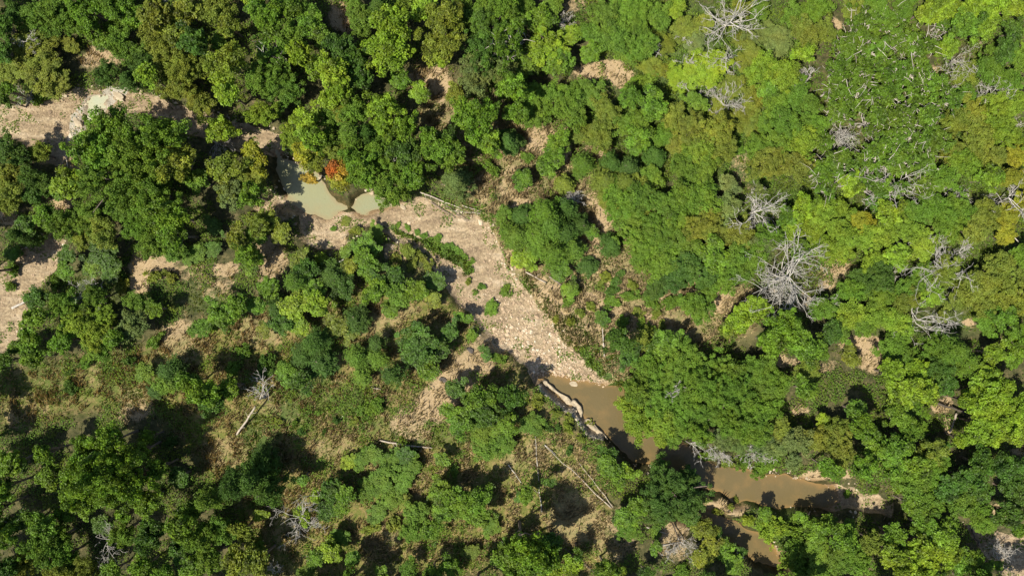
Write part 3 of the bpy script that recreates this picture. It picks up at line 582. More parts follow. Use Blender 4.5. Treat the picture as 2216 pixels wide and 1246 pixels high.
((1080, 400), .68, 1, "150,190,90,Cd 300,160,110,Pg 330,250,120,Pg 420,150,80,Pd 240,330,140,Pg 400,290,130,Pd 500,240,90,Cd 560,290,60,Bg,.6 110,320,100,Pg 160,440,110,Bb,.6 330,420,120,Pg 440,390,110,Pg 380,520,90,Bg,.6 550,500,80,Cd,.6 430,650,70,Bg,.6 420,715,45,Sg 730,575,50,Sd 690,650,45,Sd 690,720,55,Sg 630,820,60,Bd,.5 760,850,55,Sg 800,680,50,Sg 880,850,45,Sg 820,610,45,So 690,370,100,Cd,.8 760,150,120,Fg 720,50,110,Fg 870,90,120,Fg 1010,120,120,Fg 1130,80,120,Fg 1250,90,120,Fg 820,230,120,Fg 960,260,130,Fg 1100,200,120,Fg 1240,240,130,Fo 1330,310,100,Fo 880,360,130,Fg 1020,360,140,Fg 1000,480,120,Fg 870,450,90,Fg 1150,370,120,Fg 1300,430,120,Bg 1160,510,120,Fd 1260,560,110,Fd 1060,590,110,Fd 960,640,90,Fd,.7 1380,580,110,Fg 1450,440,110,Fg 1480,300,120,Fo 1600,360,100,Fe 1380,150,110,Fe 1370,240,90,Fe 1480,540,90,Fg 930,700,60,Sg 1060,720,60,Sg 1220,760,110,Fg 1150,720,60,Fg,.6 1270,650,90,Fg 1480,820,110,Bb 1400,870,80,Bo 1560,760,100,Bb 730,960,100,Bd,1.2 880,950,80,Po 800,1040,90,Bd 1000,960,110,Bg 1120,1030,130,Fg 930,1130,130,Fg 1080,1150,140,Fg 1250,1130,130,Fg 1400,1140,120,Fg 1560,1140,110,Fg 1650,920,90,Bg 350,820,30,So 440,840,30,So 560,740,35,So 500,780,35,So 480,650,30,So 620,620,35,So 650,560,40,So 850,780,40,So 960,790,40,So 1000,860,35,So 920,900,50,Sg"),
((1616, 400), .72, .95, "60,50,70,Ke 330,150,110,Bb 230,190,90,Kg 440,200,110,Fb 550,180,110,Fb 250,290,120,Fb 380,290,110,Fb 560,290,110,Fb 690,230,100,Fy 700,340,110,Fb 850,190,110,Bb 960,280,110,Fb 820,320,110,Fb 900,430,110,Bb 1060,370,120,Fb 1010,180,110,Fg 1150,150,120,Fg 1280,150,120,Fg 1220,260,120,Fg 1370,280,120,Fo 1450,190,110,Fo 1560,200,110,Fy 1650,110,90,Fy 1560,320,90,Fy 440,380,120,Fb 580,390,100,Fb 110,330,110,Fg 60,440,110,Fg 310,400,90,Fg 770,480,100,Fb 700,580,110,Fd 620,650,100,Fg 800,580,120,Fd 800,680,110,Fg 950,620,110,Fg 960,700,100,Fo 1080,560,110,Fg 1200,530,120,Fo 1400,600,130,Fo 1550,500,120,Fo 1560,650,130,Fo 1430,720,120,Fo 1280,680,120,Fo 1640,720,100,Fo 1650,430,90,Fg 1560,800,110,Bg 1440,850,90,Fg 1640,900,100,Bg 470,750,110,Fg 620,780,120,Fb 760,800,120,Fb 900,840,110,Fb 690,860,90,Fg 560,880,90,Fg 60,740,80,Bb 240,880,140,Bg,1.3 140,950,120,Bg,1.3 330,980,130,Bg,1.3 430,1000,100,Bg 500,900,90,Bd 70,1130,120,Fg 180,1190,100,Fg 370,1150,100,Fo 620,1050,70,Bo,.6 860,980,120,Fg 930,1060,120,Fg 860,1150,100,Bb 1120,1010,110,Fg 1250,1000,140,Pg,1.2 1330,1090,120,Pg 1180,1130,130,Fd 1010,1140,110,Bb 1500,1030,90,Bb 1450,1180,120,Bb 1620,1050,100,Bg 1100,680,100,Fb 1180,800,60,Fo,.6 780,110,80,Fd"),
((0, 806), 1.1, 1.0, "70,550,110,Bg 40,700,90,Bg 20,820,80,Bg 290,490,75,Bg 320,630,100,Bg 560,430,90,Bg 700,410,110,Bg 640,590,200,Bg,1.15 530,560,120,Bg,1.2 700,560,120,Bg,1.3 850,480,100,Bg,1.2 930,390,60,Bg 500,700,120,Bg,1.2 650,740,140,Bg,1.3 820,640,140,Bg,1.3 900,790,110,Bg,1.1 560,800,100,Bg 990,580,70,Bg 1180,60,90,Bg 1250,110,120,Bd 1340,160,100,Bd 1050,50,100,Fg,.6 960,110,60,Fd,.5 1430,90,80,Bg 1120,630,80,Bd,.6 1560,620,150,Pd,.9 1420,690,140,Pd,.9 1620,520,100,Pd,.7 1640,720,120,Pd 1290,770,110,Pg 1180,820,90,Bg 1120,940,110,Bg 1210,1010,110,Fg 1340,950,120,Fg 1480,970,80,Fo 1450,1150,110,Bo 1600,1150,110,Bo 1560,1060,80,Fo,.5 1300,1130,110,Fg 1180,1180,100,Bg 950,970,110,Bd 760,970,100,Fd 250,930,110,Bg 340,1020,130,Fg 150,900,80,Bd 260,1090,140,Fg 400,1130,110,Fg 150,1180,100,Fo 400,1220,110,Fo 60,990,110,Bd 60,1190,90,Bd 880,1190,100,Bd 1010,1220,90,Bg 700,1220,80,Bg 420,100,45,Sd 550,1200,90,Fo 140,560,60,Bd,.6 1060,420,50,Sd 1120,1100,90,Bd,.7 780,860,50,Bd 640,920,80,Bd,.6 420,860,90,Bd,.5"),
((540, 806), .7, 0.88, "330,60,90,Bd 250,40,80,Bd,.8 40,640,120,Pd 330,640,60,Bg 410,760,50,Bb 330,870,70,Bb 500,700,110,Bd,1.1 590,730,80,Bg 470,850,90,Bd 560,830,80,Bg 80,860,60,Bb,.6 60,1110,100,Fg 690,520,80,Fg,.5 610,540,70,Fb,.5 760,500,90,Fg,.6 870,540,100,Fg,.6 960,500,80,Bd,.6 1000,570,90,Fg,.6 820,650,130,Fg,.6 720,720,100,Fg,.6 860,770,110,Fg,.6 940,650,90,Fg,.6 780,860,90,Fg,.6 740,960,60,So 1160,720,110,Bg 1180,840,110,Bg 1270,760,120,Bg,1.1 1330,830,100,Bg 1410,760,110,Bg,1.1 1420,860,110,Bg 1020,860,110,Fg,.8 980,970,100,Fg,.8 960,790,80,Fo,.6 1120,950,100,Bg 1250,600,50,Sg 1180,520,60,Bd,.6 500,1090,110,Bb 420,1130,80,Bg 560,1010,90,Fg,.7 360,1220,90,Fg 640,1130,70,Bg 820,1210,60,Bd,.8 980,1200,80,Fg 1120,1220,100,Bd 1240,1190,100,Bg 1360,1090,70,Fo,.5 1600,1120,120,Fg 1640,1220,110,Bb 1660,760,50,Bd,.5 1660,1010,60,Bd 1280,90,90,Bd,.8 1400,150,130,Bd,1.1 1470,240,130,Bd,1.1 1300,290,120,Bg,.9 1420,350,120,Fg,.8 1560,310,110,Bd,.8 1230,240,80,Bg,.8 1450,460,120,Fg,.6 1560,440,100,Fg,.6 780,200,70,Sg 700,230,60,Sg 540,290,35,Sd,1.5 460,360,22,Sd 280,310,30,Sg 880,930,60,So 1480,940,80,Fg,.5 180,300,40,So 430,240,30,Sg 320,360,35,Sd 640,300,35,So"),
((1080, 806), .85, 1, "60,140,100,Bd 40,300,90,Bg,.7 200,310,90,Fg,.5 240,170,50,So 290,330,35,Sd 360,340,30,Sd 435,470,30,Sd 520,465,20,Sd 650,560,80,Bg,.8 700,620,80,Bg,.8 760,590,70,Bb,.8 660,490,60,Bd,.6 830,620,40,Bg,.5 1060,740,205,Fd,1.0 970,850,110,Fd,.8 1160,850,100,Bd,.7 1000,620,110,Fd,.9 1170,680,90,Fd,.8 160,740,60,Bg,.7 300,660,45,Bd,.6 840,830,80,Bg,.8 750,880,80,Bg,.8 780,960,90,Fg,.5 950,980,50,Sg 960,1060,50,Bg,.6 1260,960,90,Bo,.7 1290,1060,90,Bo,.6 1240,1130,80,Bo,.6 1390,1090,85,Bg,.6 1430,1160,80,Bg,.5 1340,1010,50,Bd,.6 1490,1100,35,Bd,.6 130,1050,130,Bg,2.0 50,1130,110,Bg,1.2 250,1110,120,Bg,1.8 330,1030,80,Bd,1.2 150,1200,120,Bg 300,1200,110,Bb 450,1170,80,Bb 480,1090,50,Bd 640,1190,90,Bg 720,1220,70,Bb 890,1220,60,Bd,.8 1120,1220,60,Sg 830,100,110,Fg 900,30,110,Fg 820,220,110,Fb 880,330,120,Fb 960,170,130,Fg 1000,300,110,Fb 1000,410,70,Fb 1090,360,100,Fg 1100,80,120,Fg 1100,220,130,Fg 1230,80,140,Fg 1250,250,130,Fg 1220,370,90,Fg 1350,170,130,Fg 1400,300,130,Fg 1450,80,130,Fg 1500,180,130,Fg 1560,330,130,Fg 1630,110,120,Fg 1350,420,80,Fe,.7 1460,430,90,Fe,.7 1590,440,100,Fe,.7 1290,520,50,Sg 1400,560,50,So 1610,600,60,Sg 1500,560,50,Sg 1530,900,50,Sb 1660,960,80,Sb 1630,870,60,Bg,.7 1340,860,30,So 1420,830,30,So 1480,800,25,So 560,320,30,So 500,400,30,So 420,330,40,So 350,250,35,So 430,280,35,So"),
((1616, 806), .85, 1, "180,120,100,Fg 80,230,120,Fg 60,370,100,Fg 200,340,100,Fo 300,400,110,Fe 180,460,80,Fe 130,560,70,Sg 280,540,70,Fe 340,100,80,Bg 420,400,110,Fo 560,350,90,Fo 560,450,120,Fo 640,220,80,Bg 680,320,100,Bg 450,280,60,Bb,.6 480,570,80,Bg 550,595,50,Bg,.5 760,460,120,Bg 720,560,100,Bg 880,440,110,Bg 900,560,120,Bg 960,350,100,Fg 900,250,100,Bg 930,120,110,Bb 1050,100,110,Bb 1010,220,80,Bg,.6 1050,350,65,Fg,.5 1130,470,110,Bo 1050,560,110,Bg 1000,680,120,Fg 1130,620,110,Fg 1180,540,80,Fg 925,670,75,Bg 1100,760,110,Fg 990,800,80,Bg 1050,850,90,Bg 1230,700,110,Bd 1330,640,110,Bd 1300,800,110,Fg 1400,720,110,Bd 1420,860,100,Fg 1440,940,80,Fg,.6 1620,720,110,Bd 1600,860,110,Bd 1650,950,60,Bg 1650,600,100,Bd 1560,560,100,Bd 1430,560,110,Bd 1520,100,120,Bb,1.2 1400,120,110,Bb,1.2 1330,170,70,Bb,1.1 1450,220,120,Bb,1.2 1560,280,130,Bb,1.3 1410,310,95,Bb,1.2 1500,370,110,Bb,1.2 1640,200,100,Bb,1.2 1640,360,90,Bb,1.1 1310,400,60,Bb 1200,70,90,Bd  500,920,70,Bg,.4 620,935,60,Bg,.4 330,885,50,Bg,.4 420,970,100,Bg,.7 560,1000,110,Bg 90,930,50,Sb 220,960,80,Sb 140,1000,60,Sb 300,1080,100,Sg 420,1100,110,Fg,.6 560,1120,100,Fg,.7 680,1150,110,Fg,.8 460,1210,100,Fg,.6 330,1200,90,Sg 760,1030,90,Fo 900,1000,100,Bg 1090,950,110,Bg 900,1110,110,Bb 1050,1080,120,Bb 1180,1000,110,Bb 1220,1090,110,Bb 1100,1190,120,Bb 960,1210,110,Bb 1300,1150,110,Bg 1400,1120,60,Bg 1430,1210,70,Bg 1520,1180,50,Bg,.7 1230,930,70,Bg 640,760,30,Sg 790,720,30,Sg 260,1160,70,Sb 1190,450,50,Bd,.7"),
]
ENT = []
for (x0, y0), hf, tf, s in TILES:
    for e in s.split():
        q = e.split(',')
        if y0 == 806 and x0 < 600 and q[3][:2] in ('Bd', 'Fd') and len(ENT) % 2: q[3] = q[3][0] + 'g'
        px = x0 + float(q[0]) / 2.832; py = y0 + float(q[1]) / 2.832
        ENT.append([px, py, float(q[2]) / 2.832 * tf, q[3][0], q[3][1], hf * (float(q[4]) if len(q) > 4 else 1.0)])
# trees standing just outside the frame, seen only where they lean into it or shade it
rr = random.Random(5)
for i in range(24):
    x = -70 + i * 100; ENT.append([x, 1296 + rr.uniform(-15, 30), rr.uniform(38, 52), rr.choice('BF'), rr.choice('gdo'), 1.1])
for i in range(14):
    ENT.append([-55 + rr.uniform(-25, 10), 10 + i * 95 if not 1 < i < 4 and not 6 < i < 9 else -90, rr.uniform(38, 50), 'B', rr.choice('gd'), 1.1])
for i in range(14):
    if 11 < i: continue
    ENT.append([2265 + rr.uniform(0, 20), 10 + i * 92, rr.uniform(38, 48), 'F', rr.choice('gob'), .9])
for i in range(24):
    ENT.append([-60 + i * 98, -48 + rr.uniform(-20, 6), rr.uniform(38, 48), 'F', rr.choice('gob'), .9])

# landmarks anyone can find in the photo, for the labels
LM = [(655,420,'the large milky pool'),(730,385,'the orange tree'),(215,230,'the pale rock chute'),(60,270,'the upper left sand bar'),(70,570,'the left edge sand bar'),
 (930,540,'the green strip on gravel'),(1170,740,'the stony gravel bar'),(1270,870,'the brown stream head'),(1660,1060,'the wide brown pool'),(1620,1180,'the narrow brown channel'),
 (1700,590,'the largest fanned dead tree'),(1590,30,'the white dead top tree'),(1640,455,'the curly white dead tree'),(550,880,'the leaning snapped trunk'),(1240,1050,'the long crossed fallen poles'),
 (870,955,'the fallen log below centre'),(1300,155,'the upper sand clearing'),(940,175,'the top middle sand patch'),(742,42,'the top left sand gap'),(995,410,'the dark cedar by gravel'),
 (1490,155,'the vivid lime patch'),(2040,590,'the bleached fallen treetop'),(1995,690,'the forked bare tree'),(2050,895,'the dark logs at right'),(1830,290,'the grey twig heap'),
 (1945,395,'the spreading bare limbs'),(2145,190,'the pale antler-like snag'),(2195,430,'the bare tree at right edge'),(215,1180,'the bare tree at lower left'),(640,1130,'the bare tangle at bottom left'),
 (330,1020,'the big lower left crown'),(300,400,'the big upper left crown'),(915,745,'the round tree below gravel'),(1440,1070,'the round tree between channels'),(1190,1100,'the round black tree shadow'),
 (450,620,'the dark shadow left of centre'),(510,570,'the left clearing'),(1300,470,'the narrow sandy track'),(1305,740,'the upright white pole'),(1870,1080,'the right end gravel spit'),
 (2180,1200,'the bottom right sand bar'),(20,20,'the top left corner'),(2190,20,'the top right corner'),(20,1220,'the bottom left corner'),(560,720,'the brown meadow patch'),
 (1240,1120,'the bare brown clearing'),(830,1170,'the bare ground at bottom'),(1180,300,'the straw slope above centre'),(1860,740,'the bare patches at right'),(1575,650,'the bare patch right of centre'),(1115,10,'the top edge middle'),(400,20,'the top edge left part'),(1900,1200,'the bottom edge right part')]
DIRS = ['right of', 'upper right of', 'above', 'upper left of', 'left of', 'lower left of', 'below', 'lower right of']
ORD = ['nearest', 'second nearest', 'third nearest', 'fourth nearest', 'fifth nearest', 'sixth nearest', 'seventh nearest', 'eighth nearest']
def describe(items):
    """items: dicts with px,py,desc -> unique label from look + bearing from a findable landmark"""
    cells = {}
    for it in items:
        best = min(LM, key=lambda l: math.hypot(it['px'] - l[0], it['py'] - l[1]))
        dx, dy = it['px'] - best[0], best[1] - it['py']; d = math.hypot(dx, dy)
        it['d'] = d
        rel = 'beside' if d < 22 else DIRS[int(round(math.atan2(dy, dx) / (math.pi / 4))) % 8]
        it['rel'] = rel; it['lm'] = best[2]
        cells.setdefault((it['desc'], rel, best[2]), []).append(it)
    for (desc, rel, lm), L in cells.items():
        L.sort(key=lambda i: i['d'])
        for k, it in enumerate(L):
            if len(L) == 1: it['label'] = f'{desc} {rel} {lm}'
            else: it['label'] = f'{desc}, {ORD[min(k, 7)]} {rel} {lm}'

RF = .90
items = []
for i, (px, py, rp, kd, tn, hf) in enumerate(ENT):
    rng = np.random.default_rng(5000 + i)
    z = 4.0 * hf; R = rp * (H - z) / FPX
    (crown, trunk, h), R0 = lib(kd, R * RF, rng)
    sc = R * RF / R0
    ht = hgt(kd, R * RF) * hf * rng.uniform(.80, 1.22)
    sz = ht / h
    x, y = W(px, py, ht * .72)
    lean = 0
    small = rp < 30; big = rp > 50
    size = 'small' if rp < 26 else 'large' if rp > 45 else 'medium'
    d = dict(px=px, py=py, desc=f'{size} {TWORD[tn]} {KIND[kd][1]}', R=R, h=ht, kd=kd, tn=tn, x=x, y=y, sc=sc, sz=sz, crown=crown, trunk=trunk, rng=rng)
    if kd == 'S': d['desc'] = f"{'tiny' if rp < 13 else 'small' if rp < 20 else 'broad'} {TWORD[tn]} shrub"
    if kd == 'F' and hf < .56:
        d['nm'] = 'T'; d['desc'] = f'{size} {TWORD[tn]} {KIND["T"][1]}'
    items.append(d)
describe(items)
for d in items:
    if len(d['label'].split()) > 16: print('LONG', d['label'])
import collections
print('DUP', [k for k, v in collections.Counter(d['label'] for d in items).items() if v > 1])
for d in items:
    rng = d['rng']; nm, _, grp = KIND[d.get('nm', d['kd'])]
    e = link(nm, None); e.empty_display_size = .5
    zb = float(at(Z, d['x'], d['y']))
    if zb < -.7 and d['kd'] != 'S': zb = -.8
    e.location = (d['x'], d['y'], zb)
    e.rotation_euler = (rng.normal(0, .03), rng.normal(0, .03), rng.random() * 6.283)
    a = rng.uniform(.75, 1.3) if d['kd'] == 'S' else rng.uniform(.9, 1.13)
    e.scale = (d['sc'] * a, d['sc'] / a, d['sz'])
    tag(e, d['label'], 'shrub' if d['kd'] == 'S' else 'bush' if 'nm' in d else 'tree', grp)
    t = link('stem' if d['kd'] == 'S' else 'trunk', d['trunk'], e)
    c = link('foliage' if d['kd'] == 'S' else 'crown', d['crown'], e)
    b = np.array(TONE[d['tn']]) * (.84 if d['kd'] == 'K' else 1) * rng.uniform(.88, 1.14) * np.array([rng.uniform(.93, 1.08), 1, rng.uniform(.9, 1.15)])
    c.color = (*b, 1)
print('trees', len(items), 'lib', len(LIB))

# ------------------------------------------------------------------ dead trees
def dead_tree(seed, R, h, fan=None, limbs=9, thick=1.0, dens=1.0):
    """returns trunk tubes and a list of limb tubes; fan=(angle, spread) pushes the limbs one way"""
    rng = np.random.default_rng(seed)
    trunk = Tubes(7); top = h * .55; r0 = (.036 + .012 * R) * thick
    b = rng.normal(0, .1 * R, 2)
    pts = [np.array([b[0] * t * t, b[1] * t * t, -.4 + t * (top + .4)]) for t in np.linspace(0, 1, 6)]
    trunk.add(pts, np.linspace(1.5, .9, 6) * r0)
    L = []
    def twig(tb, p, d, ln, r, lvl):
        n = 5; P = [p]; q = p.copy(); dd = d.copy()
        for i in range(n - 1):
            dd = dd + rng.normal(0, .2, 3) * np.array([1, 1, .7]); dd /= np.linalg.norm(dd)
            q = q + dd * ln / (n - 1); P.append(q.copy())
        tb.add(P, np.linspace(r, r * .42, n))
        if lvl < 3:
            for _ in range(int(round((4.0 if lvl == 0 else 2.2) * dens + rng.random()))):
                k = rng.integers(1, n); nd = dd * .7 + rng.normal(0, .55, 3) * np.array([1, 1, .6]) + np.array([0, 0, .08]); nd /= np.linalg.norm(nd)
                twig(tb, P[k], nd, ln * rng.uniform(.4, .62), max(r * .58, .016), lvl + 1)
    for i in range(limbs):
        if fan: a = fan[0] + rng.uniform(-fan[1], fan[1])
        else: a = i * 6.283 / limbs + rng.normal(0, .3)
        el = rng.uniform(0, .65)
        d = np.array([math.cos(a) * math.cos(el), math.sin(a) * math.cos(el), math.sin(el)])
        tb = Tubes(4); k = rng.integers(3, 6)
        twig(tb, pts[k].copy(), d, R * rng.uniform(.75, 1.15), r0 * rng.uniform(.55, .85), 0)
        L.append(tb)
    return trunk, L
# px, py, radius px, height m, fan angle deg or None, spread deg, look, place words
DEAD = [
 (1592,28,62,6.0,None,0,12,1.25,'large white dead tree with radiating limbs at the top edge'),
 (1583,112,44,4.0,250,120,6,1.0,'white dead tree hanging below the large white one at top'),
 (1415,100,26,2.6,None,0,5,1.1,'small white forked snag on the upper green slope'),
 (1490,140,26,2.0,90,100,5,.7,'thin pale twigs at the upper left of the lime patch'),
 (1500,198,24,2.0,None,0,5,.7,'thin pale curved twigs at the foot of the lime patch'),
 (1578,226,42,2.2,90,100,12,.7,'low grey dead brush fanning upward below the lime patch'),
 (1745,158,34,3.5,150,90,6,1.1,'pale broken limbs at the left side of the oaks'),
 (1880,262,26,3.4,None,0,5,.9,'small pale snag between the oaks above the twig heap'),
 (1828,292,42,3.4,240,70,12,.8,'heap of grey dead twigs fanning down left among oaks'),
 (1945,400,62,4.5,None,0,9,.9,'wide bare dead limbs spreading below the oaks'),
 (1785,388,32,3.5,60,90,5,.9,'small pale bare snag right of the dark gap, below oaks'),
 (2145,192,44,4.2,90,80,8,.8,'pale antler-like dead treetop near the right edge'),
 (2062,188,18,3,None,0,5,.8,'small pale snag left of the antler-like dead treetop'),
 (2085,122,46,3.2,300,100,9,.6,'tan dead brush near the upper right corner'),
 (2040,70,20,3,None,0,4,.8,'little pale dead sprig near top right'),
 (1642,455,50,4.6,330,110,12,1.0,'curly white dead tree with tangled limbs right of centre'),
 (1712,592,84,5.2,180,125,22,1.0,'very large grey-white dead tree fanned out right of centre'),
 (1790,645,34,3.2,60,80,6,.8,'thin bare dead tree just right of the largest one'),
 (1955,535,24,3,None,0,5,.7,'thin bare twig tree in the yellow-green canopy'),
 (1938,592,24,3,None,0,6,1.0,'small white bare snag left of the bleached treetop'),
 (2045,592,62,4.2,200,170,14,.8,'long bleached dead treetop spreading across the right canopy'),
 (2085,540,26,4.0,60,50,6,.8,'pale dead branch rising above the bleached treetop'),
 (1998,690,60,4.2,None,0,8,1.05,'forked bare dead tree above the dark shadow at right'),
 (2090,418,34,3.6,280,90,7,.8,'bare dead tree with curved limbs near right edge'),
 (2055,402,20,3.4,90,30,3,.8,'thin pale sticks left of the curved bare limbs'),
 (2196,432,50,4.6,None,0,8,1.15,'tan twisted dead tree on the right edge'),
 (2188,28,30,3.4,40,25,4,.7,'straight pale dead sticks in the top right corner'),
 (2208,262,20,3,None,0,5,.8,'small pale dead sprig on the right edge'),
 (1484,852,30,5.6,270,90,7,.9,'bare grey twigs poking out of the canopy by the stream'),
 (1518,960,46,3.6,20,70,6,.9,'pale bare limbs reaching over the brown pool'),
 (1570,992,28,3.0,270,70,7,.8,'grey bare twigs on the north bank of the pool'),
 (1642,985,28,3.0,None,0,10,.8,'round grey tuft of dead twigs above the pool'),
 (215,1182,44,5.6,None,0,7,.9,'grey bare dead tree at the lower left'),
 (640,1132,54,5.4,None,0,8,.8,'grey bare tangle of dead limbs at bottom left'),
 (452,298,46,3.0,340,110,8,.8,'grey bare dead tree beside the big upper left crown'),
 (182,632,36,4.4,None,0,7,.85,'grey bare tree right of the left edge sand bar'),
 (38,78,28,5.0,None,0,6,.8,'tan bare dead tree near the top left corner'),
 (350,6,20,5.0,None,0,4,.9,'bare twigs on the top edge at left'),
 (1240,428,22,1.6,90,80,14,.5,'grey round dead bush above the narrow sandy track'),
 (1478,1190,34,2.0,270,90,12,.6,'grey dead brush by the lower brown channel'),
 (2192,1226,38,3.5,60,100,9,1.0,'pale bare dead tree in the bottom right corner'),
 (822,345,28,5.6,None,0,6,.8,'pale bare treetop above the pool end crowns'),
 (590,1242,20,4.5,90,80,5,.7,'bare twigs on the bottom edge at left'),
 (1222,48,24,2.2,20,50,5,.7,'low pale dead twigs near the top edge middle'),
 (1735,40,0,0,None,0,0,0,''),
 (1965,125,26,3.5,None,0,4,.9,'pale crooked limb in the upper oaks'),
 (48,208,18,1.5,None,0,5,.8,'small white snag above the upper left sand bar'),
 (1475,75,18,1.8,None,0,4,.5,'thin tan sprig on the slope left of the white tree'),
]
for i, (px, py, rp, h, fa, fs, nl, th, lab) in enumerate(DEAD):
    if not lab: continue
    R = rp * (H - h) / FPX * .95
    tr, Ls = dead_tree(900 + i, R, h, (math.radians(fa), math.radians(fs)) if fa is not None else None, nl, th)
    off = (0, 0)
    if fa is not None and fs < 100:
        off = (-math.cos(math.radians(fa)) * R * .45, -math.sin(math.radians(fa)) * R * .45)
    x, y = W(px, py, h * .85)
    x += off[0]; y += off[1]
    e = link('dead_tree', None, loc=(x, y, float(at(Z, x, y)) + (.0)))
    tag(e, lab, 'dead tree', 'bare dead trees')
    link('trunk', tr.mesh('trunk', DEADBARK), e)
    for L in Ls: link('branch', L.mesh('branch', DEADBARK), e)

# ------------------------------------------------------------------ fallen trunks and poles
def log(name, p0, p1, r0, r1, lab, mat, z0=0., z1=0., grp=None, wob=.07, cat='log', stubs=0, sides=9):
    (x0, y0), (x1, y1) = W(*p0, z0), W(*p1, z1)
    ln = math.hypot(x1 - x0, y1 - y0); rng = np.random.default_rng(int(p0[0] * 7 + p0[1]))
    za = float(at(Z, x0, y0)) + r0 + z0; zb_ = float(at(Z, x1, y1)) + r1 + z1
    n = 9; P = []
    for k in range(n):
        t = k / (n - 1); s = math.sin(t * math.pi) * wob * rng.normal() * ln * .15
        P.append(np.array([(x1 - x0) * t - (y1 - y0) / ln * s, (y1 - y0) * t + (x1 - x0) / ln * s, (zb_ - za) * t]))
    r0 *= .72; r1 *= .72
    tb = Tubes(sides); R = np.linspace(r0, r1, n) * rng.uniform(.9, 1.1, n)
    P = [P[0] - (P[1] - P[0]) * .002] + P + [P[-1] + (P[-1] - P[-2]) * .002]; R = np.concatenate([[r0 * .05], R, [r1 * .05]])
    tb.add(P, R)
    me = tb.mesh(name, mat)
    if stubs == 0:
        o = link(name, me, loc=(x0, y0, za)); tag(o, lab, cat, grp); return o
    o = link(name, None, loc=(x0, y0, za)); tag(o, lab, cat, grp); link('trunk', me, o)
    for k in range(stubs):
        j = rng.integers(2, n); q = P[j]; d = np.array([(y0 - y1) / ln, (x1 - x0) / ln, 0]) * rng.choice([-1, 1]) + np.array([(x1 - x0) / ln, (y1 - y0) / ln, .4]) * rng.uniform(.2, 1)
        l2 = rng.uniform(.25, .9); t2 = Tubes(5); t2.add([q, q + d * l2 * .5, q + d * l2 + rng.normal(0, .08, 3)], [r1 * .5, r1 * .35, r1 * .15]); link('branch', t2.mesh('branch', mat), o)
    return o
G = 'fallen trunks and poles'
log('fallen_log', (823, 951), (878, 962), .13, .12, 'dark-sided fallen log left part below centre', LOGWOOD, .1, .1, G, stubs=2)
log('fallen_log', (878, 962), (936, 967), .12, .08, 'thin right part of the fallen log below centre', LOGWOOD, .1, .1, G)
log('fallen_pole', (1322, 1096), (1182, 966), .10, .035, 'longest pale fallen pole crossing the brown clearing', LOGWOOD, .15, .3, G, stubs=5)
log('fallen_pole', (1326, 1095), (1253, 1000), .085, .035, 'shorter pale pole crossing the longest pole at its base', LOGWOOD, .2, .3, G, stubs=2)
log('fallen_pole', (1172, 1105), (1158, 942), .10, .035, 'thin pale pole standing up beside the black tree shadow', DEADBARK, .1, .4, G, stubs=3)
log('fallen_pole', (1178, 960), (1202, 982), .09, .05, 'short pale stick above the longest fallen pole', DEADBARK, .1, .1, G)
log('fallen_pole', (1100, 1003), (1128, 1042), .09, .05, 'short pale broken stick left of the thin pole', DEADBARK, .1, .1, G, stubs=2)
log('white_pole', (1307, 771), (1303, 708), .085, .05, 'upright slender white pole right of the gravel bar', PALEBARK, .1, .6, G, cat='pole')
log('fallen_log', (1137, 588), (1182, 612), .12, .08, 'grey fallen log on the bank right of the gravel bar', LOGWOOD, .1, .1, G, stubs=2)
log('fallen_log', (1188, 598), (1222, 622), .14, .10, 'short dark fallen log above the shrub right of gravel', BARK, .1, .1, G)
log('fallen_log', (2012, 866), (2088, 892), .20, .14, 'dark long fallen log near the right edge', DARKWOOD, .2, .3, G, stubs=2)
log('fallen_log', (2068, 893), (2052, 934), .17, .14, 'short grey log meeting the dark long log', LOGWOOD, .2, .2, G)
log('fallen_log', (17, 667), (55, 648), .20, .13, 'thick white fallen log on the left edge sand bar', PALEBARK, .1, .1, G)
log('fallen_log', (1222, 1183), (1290, 1240), .12, .10, 'dark fallen trunk below the brown clearing', DARKWOOD, .1, .1, G, stubs=1)
log('fallen_log', (806, 836), (830, 841), .12, .10, 'short pale fallen log in the green meadow', LOGWOOD, .05, .05, G)
log('fallen_log', (724, 574), (746, 561), .13, .08, 'short bright stick between trees below the gravel', PALEBARK, 1.2, 1.6, G)
log('fallen_log', (141, 336), (148, 362), .11, .09, 'small pale log at the lower end of the rock chute', LOGWOOD, .1, .1, G)
log('fallen_log', (745, 897), (735, 908), .06, .04, 'tiny pale stick beside the dark round shrub', PALEBARK, .1, .1, G)
log('fallen_log', (840, 548), (852, 528), .08, .05, 'thin grey stick on the grass below the gravel curve', LOGWOOD, .1, .1, G)
log('fallen_log', (1428, 1178), (1455, 1174), .09, .06, 'short pale stick left of the lower brown channel', PALEBARK, .1, .1, G)
log('fallen_log', (1398, 1138), (1440, 1152), .07, .05, 'thin pale stick above the short one by the channel', PALEBARK, .2, .1, G)
log('fallen_log', (1455, 1132), (1474, 1178), .10, .07, 'dark leaning dead stem by the lower brown channel', DARKWOOD, .3, .8, G, stubs=2)
log('fallen_log', (2111, 1150), (2126, 1185), .10, .07, 'thin dark curved branch on the bottom right sand', DARKWOOD, .1, .1, G, wob=.3)
log('fallen_log', (2168, 498), (2192, 524), .10, .06, 'pale straight dead stick below the right edge tree', PALEBARK, 2., 2., G)
log('fallen_log', (52, 497), (88, 504), .06, .04, 'thin pale pole above the left edge sand bar', LOGWOOD, .8, .8, G)
log('fallen_log', (1758, 1110), (1742, 1125), .09, .05, 'curved grey branch on the south bank of the pool', LOGWOOD, .4, .3, G, stubs=3)
